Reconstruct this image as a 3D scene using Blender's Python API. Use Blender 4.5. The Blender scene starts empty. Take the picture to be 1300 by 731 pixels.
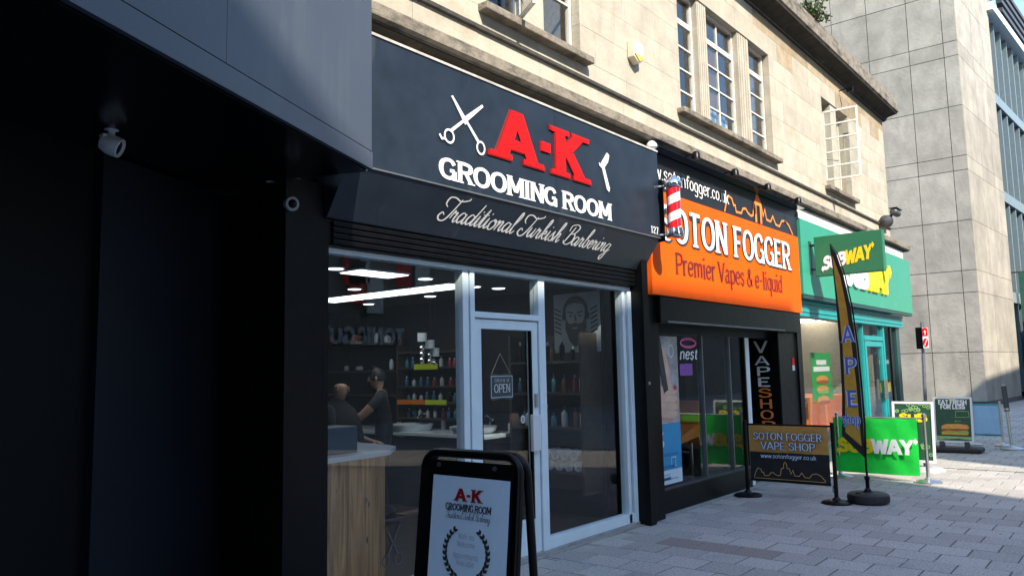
import bpy, bmesh, math, random
from mathutils import Vector, Matrix
R = math.radians
random.seed(7)
scn = bpy.context.scene
COL = scn.collection

# ------------------------------------------------------------------ camera
FPX, YAW, PIT, ROL = 990.13, R(39.304), R(6.116), R(-1.1726)
CAM = Vector((0, -4.34, 1.6))
fw = Vector((math.cos(YAW)*math.cos(PIT), math.sin(YAW)*math.cos(PIT), math.sin(PIT)))
r0 = Vector((math.sin(YAW), -math.cos(YAW), 0)); u0 = r0.cross(fw)
rt = math.cos(ROL)*r0 + math.sin(ROL)*u0
up = -math.sin(ROL)*r0 + math.cos(ROL)*u0
cd = bpy.data.cameras.new('camera'); cam = bpy.data.objects.new('camera', cd); COL.objects.link(cam)
cd.sensor_width = 36; cd.lens = FPX/1300*36; cd.clip_start = .05; cd.clip_end = 2000
m3 = Matrix((rt, up, -fw)).transposed()
cam.matrix_world = Matrix.Translation(CAM) @ m3.to_4x4()
scn.camera = cam

def ray(x, y): return fw + rt*((x-650)/FPX) - up*((y-365.5)/FPX)
def PY(x, y, Y=0.0): d = ray(x, y); return CAM + d*((Y-CAM.y)/d.y)
def PXX(x, y, X): d = ray(x, y); return CAM + d*((X-CAM.x)/d.x)
def PZ(x, y, Z=0.0): d = ray(x, y); return CAM + d*((Z-CAM.z)/d.z)

# ------------------------------------------------------------------ world + sun
SUN_AZ, SUN_EL = R(26), R(40)          # azimuth: from straight across the street, swung towards -X
S = Vector((-math.sin(SUN_AZ)*math.cos(SUN_EL), -math.cos(SUN_AZ)*math.cos(SUN_EL), math.sin(SUN_EL)))
w = bpy.data.worlds.new('World'); scn.world = w; w.use_nodes = True
nt = w.node_tree; bg = nt.nodes['Background']
sky = nt.nodes.new('ShaderNodeTexSky'); sky.sky_type = 'NISHITA'; sky.sun_disc = False
sky.sun_elevation = SUN_EL; sky.sun_rotation = math.atan2(S.x, S.y); sky.air_density = 1.2; sky.dust_density = .4; sky.ozone_density = 3.0
hs = nt.nodes.new('ShaderNodeHueSaturation'); hs.inputs['Saturation'].default_value = .97; nt.links.new(sky.outputs[0], hs.inputs['Color']); nt.links.new(hs.outputs[0], bg.inputs[0]); bg.inputs[1].default_value = .15
sl = bpy.data.lights.new('sun', 'SUN'); sun = bpy.data.objects.new('sun', sl); COL.objects.link(sun)
sl.energy = 3.3; sl.angle = R(.53); sl.color = (1, .91, .76)
sun.rotation_euler = S.to_track_quat('Z', 'Y').to_euler()
scn.view_settings.view_transform = 'Standard'; scn.view_settings.look = 'None'
scn.view_settings.exposure = 1.48; scn.view_settings.gamma = 1
scn.render.engine = 'CYCLES'
try:
    scn.cycles.use_denoising = True; scn.cycles.transparent_max_bounces = 24
    scn.cycles.max_bounces = 8; scn.cycles.caustics_reflective = False; scn.cycles.caustics_refractive = False
    scn.cycles.sample_clamp_indirect = 3
except Exception: pass

# ------------------------------------------------------------------ materials
MATS = {}
def mat(name, col, rough=.6, metal=0, var=.12, scale=6, bump=.0, bscale=40, spec=.5, rnd=0, coat=0, trans=0, world=False, gum=0, stain=None, grime=None, rvar=.0):
    """principled with noise-varied colour, optional per-object variation, stains and fine relief"""
    if name in MATS: return MATS[name]
    m = bpy.data.materials.new(name); m.use_nodes = True; n = m.node_tree.nodes; l = m.node_tree.links
    b = n['Principled BSDF']; b.inputs['Roughness'].default_value = rough; b.inputs['Metallic'].default_value = metal
    b.inputs['Specular IOR Level'].default_value = spec; b.inputs['Coat Weight'].default_value = coat
    tc = n.new('ShaderNodeTexCoord'); OC = n.new('ShaderNodeNewGeometry').outputs['Position'] if world else tc.outputs['Object']
    no = n.new('ShaderNodeTexNoise'); no.inputs['Scale'].default_value = scale; no.inputs['Detail'].default_value = 6; no.inputs['Roughness'].default_value = .62
    l.new(OC, no.inputs['Vector'])
    mx = n.new('ShaderNodeMix'); mx.data_type = 'RGBA'
    mx.inputs[6].default_value = (*[c*(1-var) for c in col], 1); mx.inputs[7].default_value = (*[min(1, c*(1+var)) for c in col], 1)
    cr = n.new('ShaderNodeMapRange'); cr.inputs[1].default_value = .3; cr.inputs[2].default_value = .7
    l.new(no.outputs[0], cr.inputs[0]); l.new(cr.outputs[0], mx.inputs[0]); out = mx.outputs[2]
    if rnd:
        oi = n.new('ShaderNodeObjectInfo'); hv = n.new('ShaderNodeHueSaturation'); mr = n.new('ShaderNodeMapRange')
        mr.inputs[3].default_value = 1-rnd; mr.inputs[4].default_value = 1+rnd
        l.new(oi.outputs['Random'], mr.inputs[0]); l.new(mr.outputs[0], hv.inputs['Value']); l.new(out, hv.inputs['Color']); out = hv.outputs[0]
    for st in (stain, grime):
        if not st: continue
        scol, sc, thr, amt = st        # stain colour, (sx,sy,sz) scale, threshold, amount
        mp = n.new('ShaderNodeMapping'); mp.inputs['Scale'].default_value = sc; l.new(OC, mp.inputs[0])
        n2 = n.new('ShaderNodeTexNoise'); n2.inputs['Scale'].default_value = 1; n2.inputs['Detail'].default_value = 7; n2.inputs['Roughness'].default_value = .65
        l.new(mp.outputs[0], n2.inputs[0]); r2 = n.new('ShaderNodeMapRange'); r2.inputs[1].default_value = thr; r2.inputs[2].default_value = thr+.16; r2.inputs[4].default_value = amt
        l.new(n2.outputs[0], r2.inputs[0]); m2 = n.new('ShaderNodeMix'); m2.data_type = 'RGBA'; m2.inputs[7].default_value = (*scol, 1)
        l.new(r2.outputs[0], m2.inputs[0]); l.new(out, m2.inputs[6]); out = m2.outputs[2]
    if gum:      # trodden chewing gum and drips: small round marks of their own
        vo = n.new('ShaderNodeTexVoronoi'); vo.inputs['Scale'].default_value = 2.6; l.new(OC, vo.inputs[0]); gr_ = n.new('ShaderNodeMapRange'); gr_.inputs[1].default_value = .035; gr_.inputs[2].default_value = .055; gr_.inputs[3].default_value = gum; gr_.inputs[4].default_value = 0
        l.new(vo.outputs['Distance'], gr_.inputs[0]); m4 = n.new('ShaderNodeMix'); m4.data_type = 'RGBA'; m4.inputs[7].default_value = (.10, .095, .09, 1); l.new(gr_.outputs[0], m4.inputs[0]); l.new(out, m4.inputs[6]); out = m4.outputs[2]
    l.new(out, b.inputs['Base Color'])
    if rvar:
        rr = n.new('ShaderNodeMapRange'); rr.inputs[3].default_value = max(0, rough-rvar); rr.inputs[4].default_value = rough+rvar
        l.new(no.outputs[0], rr.inputs[0]); l.new(rr.outputs[0], b.inputs['Roughness'])
    if bump:
        nb = n.new('ShaderNodeTexNoise'); nb.inputs['Scale'].default_value = bscale; nb.inputs['Detail'].default_value = 5
        l.new(OC, nb.inputs[0]); bp = n.new('ShaderNodeBump'); bp.inputs['Strength'].default_value = bump; bp.inputs['Distance'].default_value = .02
        l.new(nb.outputs[0], bp.inputs['Height']); l.new(bp.outputs[0], b.inputs['Normal'])
    if trans:
        ts_ = n.new('ShaderNodeBsdfTranslucent'); l.new(out, ts_.inputs[0]); ms = n.new('ShaderNodeMixShader'); ms.inputs[0].default_value = trans
        l.new(b.outputs[0], ms.inputs[1]); l.new(ts_.outputs[0], ms.inputs[2]); l.new(ms.outputs[0], n['Material Output'].inputs[0])
    MATS[name] = m; return m
def emat(name, col, s):
    if name in MATS: return MATS[name]
    m = bpy.data.materials.new(name); m.use_nodes = True; b = m.node_tree.nodes['Principled BSDF']
    b.inputs['Base Color'].default_value = (*col, 1); b.inputs['Emission Color'].default_value = (*col, 1); b.inputs['Emission Strength'].default_value = s
    MATS[name] = m; return m
def glass(name, tint=(.9, .95, .96), ior=1.5, k=1.0, rough=0):
    if name in MATS: return MATS[name]
    m = bpy.data.materials.new(name); m.use_nodes = True; n = m.node_tree.nodes; l = m.node_tree.links
    n.remove(n['Principled BSDF']); t = n.new('ShaderNodeBsdfTransparent'); t.inputs[0].default_value = (*tint, 1)
    g = n.new('ShaderNodeBsdfGlossy'); g.inputs['Roughness'].default_value = rough
    lw = n.new('ShaderNodeLayerWeight'); lw.inputs[0].default_value = .5      # facing works for both sides of the thin pane
    f = n.new('ShaderNodeMath'); f.operation = 'POWER'; f.inputs[1].default_value = 5; l.new(lw.outputs['Facing'], f.inputs[0])
    mu = n.new('ShaderNodeMath'); mu.operation = 'MULTIPLY_ADD'; mu.inputs[1].default_value = .96*k; mu.inputs[2].default_value = .042*k; mu.use_clamp = True; l.new(f.outputs[0], mu.inputs[0])
    nz = n.new('ShaderNodeTexNoise'); nz.inputs['Scale'].default_value = 1.3; tc = n.new('ShaderNodeTexCoord'); l.new(tc.outputs['Object'], nz.inputs[0])
    bp = n.new('ShaderNodeBump'); bp.inputs['Strength'].default_value = .012; bp.inputs['Distance'].default_value = .02; l.new(nz.outputs[0], bp.inputs['Height']); l.new(bp.outputs[0], g.inputs['Normal'])
    x = n.new('ShaderNodeMixShader'); l.new(mu.outputs[0], x.inputs[0]); l.new(t.outputs[0], x.inputs[1]); l.new(g.outputs[0], x.inputs[2])
    l.new(x.outputs[0], n['Material Output'].inputs[0]); MATS[name] = m; return m

navy = mat('navy_panel', (.022, .032, .052), .38, var=.16, scale=3, bump=.03, bscale=90, rvar=.1, stain=((.09, .10, .12), (1.2, 1.2, .35), .60, .35))
signnavy = mat('sign_navy', (.013, .021, .034), .4, var=.2, scale=4, rvar=.12, stain=((.10, .11, .13), (3, 3, .8), .60, .45), grime=((.2, .2, .2), (22, 22, 3), .70, .35))
canopy_m = mat('canopy_paint', (.056, .070, .094), .42, var=.1, scale=2.5, bump=.02, bscale=60, rvar=.1, stain=((.10, .11, .125), (4, 4, .5), .58, .5))
black = mat('black_paint', (.0028, .003, .0035), .35, var=.25, scale=8, rvar=.12, stain=((.02, .02, .02), (5, 5, 1), .66, .4), spec=.22)
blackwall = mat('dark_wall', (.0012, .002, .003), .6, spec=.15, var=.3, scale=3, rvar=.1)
rubber = mat('rubber', (.012, .012, .014), .6, var=.3, bump=.1, bscale=80)
stone = mat('limestone', (.425, .385, .31), .88, var=.16, scale=3, bump=.25, bscale=30, rnd=.08, stain=((.34, .25, .14), (.9, .9, 1.6), .57, .6), grime=((.30, .28, .235), (4, 4, .6), .55, .55))
stonetop = mat('limestone_weathered', (.34, .275, .185), .9, var=.2, scale=4, bump=.3, bscale=30, rnd=.12, stain=((.27, .17, .08), (1.5, 1.5, 2), .52, .8), grime=((.12, .11, .10), (6, 6, 2), .62, .5))
mortar = mat('mortar', (.34, .30, .23), .95, var=.2, scale=20)
ledge_m = mat('grimy_ledge', (.22, .19, .15), .92, var=.35, scale=9, bump=.5, bscale=35, stain=((.045, .042, .036), (2.5, 2.5, 7), .50, .85), grime=((.09, .085, .04), (9, 9, 9), .6, .5))
conc = mat('concrete_panel', (.33, .30, .25), .9, var=.22, scale=1.1, bump=.5, bscale=9, rnd=.09, stain=((.20, .18, .155), (1.6, 1.6, .5), .54, .5), grime=((.40, .375, .33), (2.6, 2.6, .22), .62, .6))
concj = mat('concrete_joint', (.10, .095, .085), .95)
white_al = mat('white_aluminium', (.68, .80, .86), .35, var=.05, scale=5, rvar=.08, stain=((.4, .42, .42), (6, 6, 1.5), .66, .5))
oldwhite = mat('old_white_paint', (.70, .67, .60), .55, var=.12, scale=12, stain=((.35, .28, .2), (8, 8, 3), .62, .6))
white = mat('white_vinyl', (.80, .80, .80), .45, var=.04, scale=10)
whitewall = mat('white_render', (.78, .76, .72), .8, var=.06, scale=6)
red = mat('red_acrylic', (.80, .006, .006), .5, var=.03, scale=8, spec=.2)
darkred = mat('dark_red', (.25, .01, .01), .4)
orange = mat('orange_sign', (.78, .10, .001), .6, spec=.2, var=.07, scale=2, rvar=.1, stain=((.55, .085, .005), (2, 2, .6), .64, .4))
orange_l = mat('orange_line', (.85, .25, .05), .5)
ochre = mat('ochre_cloth', (.62, .38, .05), .85, var=.15, scale=14, bump=.2, bscale=200, trans=.25)
tan_b = mat('tan_banner', (.50, .27, .06), .8, var=.1, scale=20, bump=.15, bscale=200)
blackcloth = mat('black_cloth', (.012, .012, .014), .85, var=.2, bump=.15, bscale=200)
teal = mat('teal_fascia', (.03, .28, .18), .38, var=.08, scale=3, rvar=.08, stain=((.05, .36, .26), (1.5, 1.5, 3), .55, .5))
teal_d = mat('teal_frame', (.012, .28, .29), .4, var=.1)
sgreen = mat('blade_green', (.02, .15, .07), .4, var=.08)
yellow = mat('yellow_vinyl', (.85, .62, .01), .45, var=.05)
green_b = mat('green_banner', (.012, .72, .075), .7, var=.08, scale=8, bump=.25, bscale=9, trans=.3)
dkgreen = mat('dark_green_print', (.015, .065, .035), .5, var=.2, scale=14)
ltgreen = mat('light_green_print', (.25, .45, .16), .5, var=.2, scale=20)
steel = mat('steel', (.55, .54, .52), .32, metal=1, var=.08, rvar=.08)
chrome = mat('chrome', (.8, .8, .82), .08, metal=1, var=.05)
greym = mat('grey_metal', (.22, .23, .24), .4, metal=.6, var=.15)
dkgrey = mat('dark_grey', (.05, .052, .056), .5, var=.2)
lt_plastic = mat('light_plastic', (.68, .70, .72), .4, var=.06)
boxgrey = mat('grey_base', (.35, .36, .38), .6, var=.1)
cream = mat('cream_plastic', (.66, .60, .44), .5, var=.1)
yellowp = mat('yellow_plastic', (.65, .50, .08), .5)
wood = mat('counter_wood', (.40, .24, .12), .55, var=.0)
skin = mat('skin', (.50, .28, .19), .55, var=.08)
hair = mat('hair', (.012, .010, .009), .6)
shirt = mat('dark_shirt', (.020, .022, .028), .85, var=.2)
jeans = mat('dark_trousers', (.016, .018, .026), .9)
leaf = mat('leaf', (.07, .11, .03), .6, var=.4, scale=30, rnd=.1)
stem_m = mat('stem', (.10, .07, .04), .8)
blueprint = mat('blue_print', (.04, .30, .55), .4, var=.05)
ltblue = mat('pale_blue_sheet', (.30, .48, .70), .5, var=.06)
bluetxt = mat('blue_text', (.06, .12, .45), .5)
inkdark = mat('dark_ink', (.03, .03, .035), .5)
inkgrey = mat('grey_ink', (.34, .36, .40), .5)
poster_w = mat('poster_white', (.58, .72, .84), .4, var=.03)
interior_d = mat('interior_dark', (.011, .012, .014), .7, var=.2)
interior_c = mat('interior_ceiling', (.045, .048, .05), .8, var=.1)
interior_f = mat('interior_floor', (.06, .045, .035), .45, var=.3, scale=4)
shelf_m = mat('shelf_wood', (.06, .042, .032), .5, var=.3, scale=12)
porcelain = mat('porcelain', (.75, .78, .80), .2, var=.03)
towel_m = mat('towel', (.62, .68, .74), .95, var=.1, scale=30, bump=.3, bscale=120)
beige = mat('beige_wall', (.60, .55, .46), .8, var=.06, scale=3)
tanceil = mat('tan_ceiling', (.36, .27, .16), .8, var=.1)
orange_seat = mat('orange_seat', (.70, .20, .02), .5)
brick_d = mat('dark_brick', (.10, .06, .045), .85, var=.35, scale=25)
glaz = glass('shop_glass', (.93, .965, .97), 1.5, 1.0)
glaz_s = glass('sunny_glass', (.95, .97, .97), 1.5, 1.5)
glaz_w = mat('window_glass', (.02, .025, .035), .05, var=.3, scale=2, spec=.8)
glaz_b = mat('curtain_glass', (.02, .075, .15), .08, var=.3, scale=.5, spec=1)
fin_m = mat('pale_fin', (.17, .215, .225), .4, var=.1)
sconce = emat('ceiling_light', (.92, .97, 1.0), 1.5)
sconce_w = emat('warm_light', (1.0, .93, .8), 4.5)

# counter wood: plank grain and knots
def wood_nodes(m):
    n = m.node_tree.nodes; l = m.node_tree.links; b = n['Principled BSDF']
    tc = n.new('ShaderNodeTexCoord'); mp = n.new('ShaderNodeMapping'); mp.inputs['Scale'].default_value = (14, 14, .9); l.new(tc.outputs['Object'], mp.inputs[0])
    oi = n.new('ShaderNodeObjectInfo'); ad = n.new('ShaderNodeVectorMath'); l.new(mp.outputs[0], ad.inputs[0])
    cm = n.new('ShaderNodeCombineXYZ'); ml = n.new('ShaderNodeMath'); ml.operation = 'MULTIPLY'; ml.inputs[1].default_value = 50; l.new(oi.outputs['Random'], ml.inputs[0]); l.new(ml.outputs[0], cm.inputs[2]); l.new(cm.outputs[0], ad.inputs[1])
    no = n.new('ShaderNodeTexNoise'); no.inputs['Scale'].default_value = 1.6; no.inputs['Detail'].default_value = 8; no.inputs['Distortion'].default_value = 1.2; l.new(ad.outputs[0], no.inputs[0])
    cr = n.new('ShaderNodeValToRGB'); cr.color_ramp.elements[0].position = .3; cr.color_ramp.elements[0].color = (.26, .11, .042, 1); cr.color_ramp.elements[1].position = .68; cr.color_ramp.elements[1].color = (.66, .35, .145, 1)
    l.new(no.outputs[0], cr.inputs[0])
    vo = n.new('ShaderNodeTexVoronoi'); vo.inputs['Scale'].default_value = 1.0; mp2 = n.new('ShaderNodeMapping'); mp2.inputs['Scale'].default_value = (9, 9, 4.5); l.new(tc.outputs['Object'], mp2.inputs[0]); l.new(mp2.outputs[0], vo.inputs[0])
    k = n.new('ShaderNodeMapRange'); k.inputs[1].default_value = .07; k.inputs[2].default_value = .15; k.inputs[3].default_value = .85; k.inputs[4].default_value = 0; l.new(vo.outputs['Distance'], k.inputs[0])
    mx = n.new('ShaderNodeMix'); mx.data_type = 'RGBA'; l.new(k.outputs[0], mx.inputs[0]); l.new(cr.outputs[0], mx.inputs[6]); mx.inputs[7].default_value = (.05, .03, .02, 1)
    l.new(mx.outputs[2], b.inputs['Base Color'])
wood_nodes(wood)

# ------------------------------------------------------------------ mesh builder
class MB:
    def __init__(s): s.v = []; s.f = []; s.mi = []
    def add(s, vs, fs, mi=0):
        o = len(s.v); s.v += [Vector(p) for p in vs]; s.f += [tuple(i+o for i in f) for f in fs]; s.mi += [mi]*len(fs); return s
    def box(s, x0, x1, y0, y1, z0, z1, mi=0):
        return s.add([(x0,y0,z0),(x1,y0,z0),(x1,y1,z0),(x0,y1,z0),(x0,y0,z1),(x1,y0,z1),(x1,y1,z1),(x0,y1,z1)],
                     [(0,3,2,1),(4,5,6,7),(0,1,5,4),(1,2,6,5),(2,3,7,6),(3,0,4,7)], mi)
    def prism(s, pts, d, mi=0):
        """pts: planar polygon (3D), d: extrusion vector"""
        n = len(pts); d = Vector(d); a = [Vector(p) for p in pts]; b = [p+d for p in a]
        return s.add(a+b, [tuple(range(n))[::-1], tuple(range(n, 2*n))]+[(i, (i+1) % n, n+(i+1) % n, n+i) for i in range(n)], mi)
    def tube(s, path, r, seg=10, mi=0, closed=False):
        P = [Vector(p) for p in path]; n = len(P); rr = r if isinstance(r, (list, tuple)) else [r]*n
        vs = []; prev = None
        for i, p in enumerate(P):
            t = (P[(i+1) % n]-P[i-1]) if closed else (P[min(i+1, n-1)]-P[max(i-1, 0)])
            t.normalize(); a = prev if prev else (Vector((0,0,1)) if abs(t.z) < .9 else Vector((1,0,0)))
            b1 = t.cross(a).normalized(); a2 = b1.cross(t).normalized(); prev = a2
            vs += [p+(b1*math.cos(2*math.pi*k/seg)+a2*math.sin(2*math.pi*k/seg))*rr[i] for k in range(seg)]
        fs = []
        for i in range(n if closed else n-1):
            j = (i+1) % n
            for k in range(seg): fs.append((i*seg+k, i*seg+(k+1) % seg, j*seg+(k+1) % seg, j*seg+k))
        if not closed: fs += [tuple(range(seg))[::-1], tuple((n-1)*seg+k for k in range(seg))]
        return s.add(vs, fs, mi)
    def lathe(s, c, prof, seg=16, axis='Z', mi=0):
        c = Vector(c); vs = []; n = len(prof)
        for (r, h) in prof:
            for k in range(seg):
                a = 2*math.pi*k/seg; q = (r*math.cos(a), r*math.sin(a), h)
                if axis == 'Y': q = (q[0], q[2], q[1])
                if axis == 'X': q = (q[2], q[0], q[1])
                vs.append(c+Vector(q))
        fs = [(i*seg+k, i*seg+(k+1) % seg, (i+1)*seg+(k+1) % seg, (i+1)*seg+k) for i in range(n-1) for k in range(seg)]
        fs += [tuple(range(seg))[::-1], tuple((n-1)*seg+k for k in range(seg))]
        return s.add(vs, fs, mi)
    def build(s, name, m, parent=None, smooth=False, bevel=0, kind=None, label=None):
        off = Vector((0,0,0)); q = parent
        while q is not None: off += q.location; q = q.parent
        me = bpy.data.meshes.new(name); me.from_pydata([v-off for v in s.v], [], s.f)
        for mm in (m if isinstance(m, (list, tuple)) else [m]): me.materials.append(mm)
        me.polygons.foreach_set('material_index', s.mi)
        bm = bmesh.new(); bm.from_mesh(me); bmesh.ops.recalc_face_normals(bm, faces=bm.faces); bm.to_mesh(me); bm.free()
        if smooth:
            me.polygons.foreach_set('use_smooth', [True]*len(me.polygons))
            try: me.set_sharp_from_angle(angle=R(40))
            except Exception: pass
        o = bpy.data.objects.new(name, me); COL.objects.link(o)
        if parent: o.parent = parent
        if bevel:
            b = o.modifiers.new('bevel', 'BEVEL'); b.width = bevel; b.segments = 2; b.limit_method = 'ANGLE'
        if kind: o['kind'] = kind
        if label: o['label'] = label
        return o
def thing(name, label, cat, loc=(0,0,0), group=None):
    o = bpy.data.objects.new(name, None); COL.objects.link(o); o.location = loc; o.empty_display_size = .1
    o['label'] = label; o['category'] = cat
    if group: o['group'] = group
    return o
def tag(o, label, cat, group=None):
    o['label'] = label; o['category'] = cat
    if group: o['group'] = group
    return o
def bx(name, m, parent, *a, **k): return MB().box(*a).build(name, m, parent, **k)
def rebase(o):
    """put a single-mesh thing's origin at its base"""
    me = o.data; n = len(me.vertices); c = sum((v.co for v in me.vertices), Vector())/n; c.z = min(v.co.z for v in me.vertices)
    me.transform(Matrix.Translation(-c)); o.location = o.location+c; return o

# ------------------------------------------------------------------ lettering
G = {}
def g(c, adv, s): G[c] = (adv, s)
g('A',8,'0,0 4,10|4,10 8,0|1.5,3.2 6.5,3.2'); g('B',7,'1,0 1,10|~1,10 4,10 6,9 6,6.6 4,5.3 1,5.3|~1,5.3 4.4,5.3 6.7,4.2 6.7,1.2 4.4,0 1,0')
g('C',7.5,'~7,7.6 5.8,9.5 3.8,10 1.4,8.6 .5,5 1.4,1.4 3.8,0 5.8,.5 7,2.4'); g('D',7.6,'1,0 1,10|~1,10 4,10 6.4,8.6 7.2,5 6.4,1.4 4,0 1,0')
g('E',6.4,'1,0 1,10|1,10 6,10|1,5.2 5,5.2|1,0 6.2,0'); g('F',6.2,'1,0 1,10|1,10 6,10|1,5 4.8,5')
g('G',8,'~7,7.6 5.8,9.5 3.8,10 1.4,8.6 .5,5 1.4,1.4 3.8,0 6,.6 7.2,2|7.2,0 7.2,4.4|5,4.4 7.2,4.4'); g('H',8,'1,0 1,10|7,0 7,10|1,5.2 7,5.2')
g('I',2.6,'1.3,0 1.3,10'); g('K',7.6,'1,0 1,10|6.8,10 1.2,4.2|3,5.8 7,0'); g('L',6,'1,0 1,10|1,0 5.8,0')
g('M',9.6,'1,0 1,10|1,10 4.8,2|4.8,2 8.6,10|8.6,10 8.6,0'); g('N',8,'1,0 1,10|1,10 7,0|7,0 7,10')
g('O',8.4,'~4.2,10 1.5,8.6 .6,5 1.5,1.4 4.2,0 6.9,1.4 7.8,5 6.9,8.6 z'); g('P',6.8,'1,0 1,10|~1,10 4,10 6.3,9 6.3,5.9 4,4.7 1,4.7')
g('R',7.4,'1,0 1,10|~1,10 4,10 6.3,9 6.3,6.2 4,5.1 1,5.1|3.8,5 6.9,0'); g('S',6.6,'~6,7.9 4.8,9.6 3,10 1,8.8 1,6.6 3.2,5.4 5.6,4.2 6,2 4.6,.3 2.8,0 1.2,.6 .4,2.3')
g('T',7.2,'3.6,0 3.6,10|.2,10 7,10'); g('U',8,'~1,10 1,4 1.6,1 4,0 6.4,1 7,4 7,10'); g('V',7.6,'.2,10 3.8,0|3.8,0 7.4,10')
g('W',10.4,'.2,10 2.7,0|2.7,0 5.2,9|5.2,9 7.7,0|7.7,0 10.2,10'); g('Y',7.4,'.2,10 3.7,4.6|7.2,10 3.7,4.6|3.7,4.8 3.7,0')
g('-',4.4,'.6,4.6 3.8,4.6'); g('.',2,'1,0 1,.9'); g('&',8,'~7.6,.2 3,6.5 2.2,8.4 3.6,10 5,8.6 4,6.6 1.2,4 1,1.6 2.8,0 5,.8 7.2,4.4'); g('%',8,'~2,10 .6,8 2,6 3.4,8 z|~6,4 4.6,2 6,0 7.4,2 z|7,10 1,0')
g('1',4.6,'2.6,0 2.6,10|.8,8.2 2.6,10'); g('2',6.4,'~.8,7.6 1.8,9.6 3.4,10 5.4,8.8 5.4,6.6 3,3.6 .8,.2|.8,0 5.8,0'); g('7',6,'.6,10 5.6,10|5.6,10 2.4,0'); g('0',6.6,'~3.3,10 1.2,8 .8,5 1.2,2 3.3,0 5.4,2 5.8,5 5.4,8 z')
g('a',6,'~1,5.6 2.6,7 4.2,6.4 4.6,5 4.6,1.4 5.2,0 6,.4|~4.6,4.2 2,3.6 .7,2 1.4,.2 3,.1 4.6,1.6'); g('b',6.4,'1,0 1,10|~1,5.4 3,7 5,6.2 5.8,3.5 5,.8 3,0 1,1.5')
g('c',5.6,'~5.2,5.4 3.4,7 1.6,6.2 .7,3.5 1.6,.8 3.4,0 5.2,1.5'); g('d',6.4,'5.4,0 5.4,10|~5.4,5.4 3.4,7 1.4,6.2 .6,3.5 1.4,.8 3.4,0 5.4,1.5')
g('e',6,'.8,3.8 5.4,3.8|~5.4,3.8 5,6.2 3.2,7 1.4,6 .7,3.5 1.4,.9 3.4,0 5.3,1.4'); g('f',4.4,'~4.9,9 4.2,10 3,9.9 2.2,8.4 2,6 2,3 2,0|.4,6.6 4.2,6.6'); g('g',6.4,'~5.4,5.4 3.4,7 1.4,6.2 .6,3.5 1.4,.8 3.4,0 5.4,1.5|~5.4,7 5.4,-.6 4.8,-2.6 3,-3 1,-2.2')
g('h',6.4,'1,0 1,10|~1,5 3,7 4.8,6.6 5.4,5 5.4,2.5 5.4,0'); g('i',2.8,'1.4,0 1.4,7|1.4,9 1.4,10'); g('k',6,'1,0 1,10|5,7 1.2,3|2.4,4.2 5.4,0'); g('l',2.8,'1.4,0 1.4,10')
g('m',9.6,'1,0 1,7|~1,5.2 2.8,7 4.4,6.4 4.8,5 4.8,2.5 4.8,0|~4.8,5.2 6.6,7 8.2,6.4 8.6,5 8.6,2.5 8.6,0'); g('n',6.4,'1,0 1,7|~1,5 3,7 4.8,6.6 5.4,5 5.4,2.5 5.4,0'); g('o',6.4,'~3.2,7 1.4,6.1 .7,3.5 1.4,.9 3.2,0 5,.9 5.7,3.5 5,6.1 z')
g('p',6.4,'1,-3 1,7|~1,5.4 3,7 5,6.2 5.8,3.5 5,.8 3,0 1,1.5'); g('q',6.4,'5.4,-3 5.4,7|~5.4,5.4 3.4,7 1.4,6.2 .6,3.5 1.4,.8 3.4,0 5.4,1.5'); g('r',4.6,'1,0 1,7|~1,4.6 2.2,6.4 3.4,7 4.6,6.6'); g('s',5.2,'~4.7,5.6 3.6,6.8 2.4,7 1,6 1.2,4.4 3.4,3.2 4.5,1.8 3.6,.2 2.2,0 .5,1.4')
g('t',4.2,'~2,9.2 2,2 2.6,.2 4,.6|.4,6.8 3.8,6.8'); g('u',6.4,'~1,7 1,2.4 1.6,.4 3.2,0 5.2,1.6|5.4,0 5.4,7'); g('v',5.8,'.3,7 2.9,0|2.9,0 5.5,7'); g('w',8.4,'.3,7 2.3,0|2.3,0 4.2,6.6|4.2,6.6 6.1,0|6.1,0 8.1,7'); g('y',5.8,'.3,7 2.9,0|5.5,7 2,-3')
G2 = {}
def h(c, adv, s): G2[c] = (adv, s)
h('a',4.3,'~3.3,3.7 1.6,4.5 .2,2.2 1,.1 2.6,1.5 3.4,4.3|~3.4,4.3 2.9,1 3.5,0 4.7,1.5'); h('r',3.3,'~0,1.3 .9,4.7 1.2,3.8 2.3,4 1.9,1.2 2.5,0 3.6,1.5'); h('d',4.4,'~3.3,3.7 1.6,4.5 .2,2.2 1,.1 2.6,1.5 3.4,4.3|~5.2,9.6 3.7,4 2.9,.9 3.5,0 4.8,1.5')
h('i',2.2,'~0,1.4 1,4.5 .6,1 1.2,0 2.5,1.5|1.5,6.3 1.8,6.9'); h('t',2.5,'~0,1.4 2.1,8 .9,1.2 1.5,0 2.8,1.5|0,5.4 3,5.7'); h('o',3.7,'~1.9,4.5 .4,3 .6,.4 2,0 3.3,2 2.9,4 1.9,4.5 2.6,3.4 4.1,3.8'); h('n',4,'~0,3.6 .8,4.5 .9,3 .4,0|~.6,1.5 2,4.3 2.9,4 2.5,1.2 3,0 4.3,1.5')
h('l',2.3,'~0,1.4 2.3,7 2.5,9.6 1.7,9.2 .7,3 .9,.4 1.6,0 2.7,1.5'); h('u',4.2,'~0,1.4 .9,4.4 .6,1 1.4,0 2.8,2 3.4,4.4|~3.4,4.4 2.9,1 3.5,0 4.6,1.5'); h('k',3.6,'~0,1.4 2.3,7 2.5,9.6 1.6,8.6 .4,0|~.7,2 2.4,4.4 2.7,2.9 1.3,2.3 2.4,.2 3.9,1.5')
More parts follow.
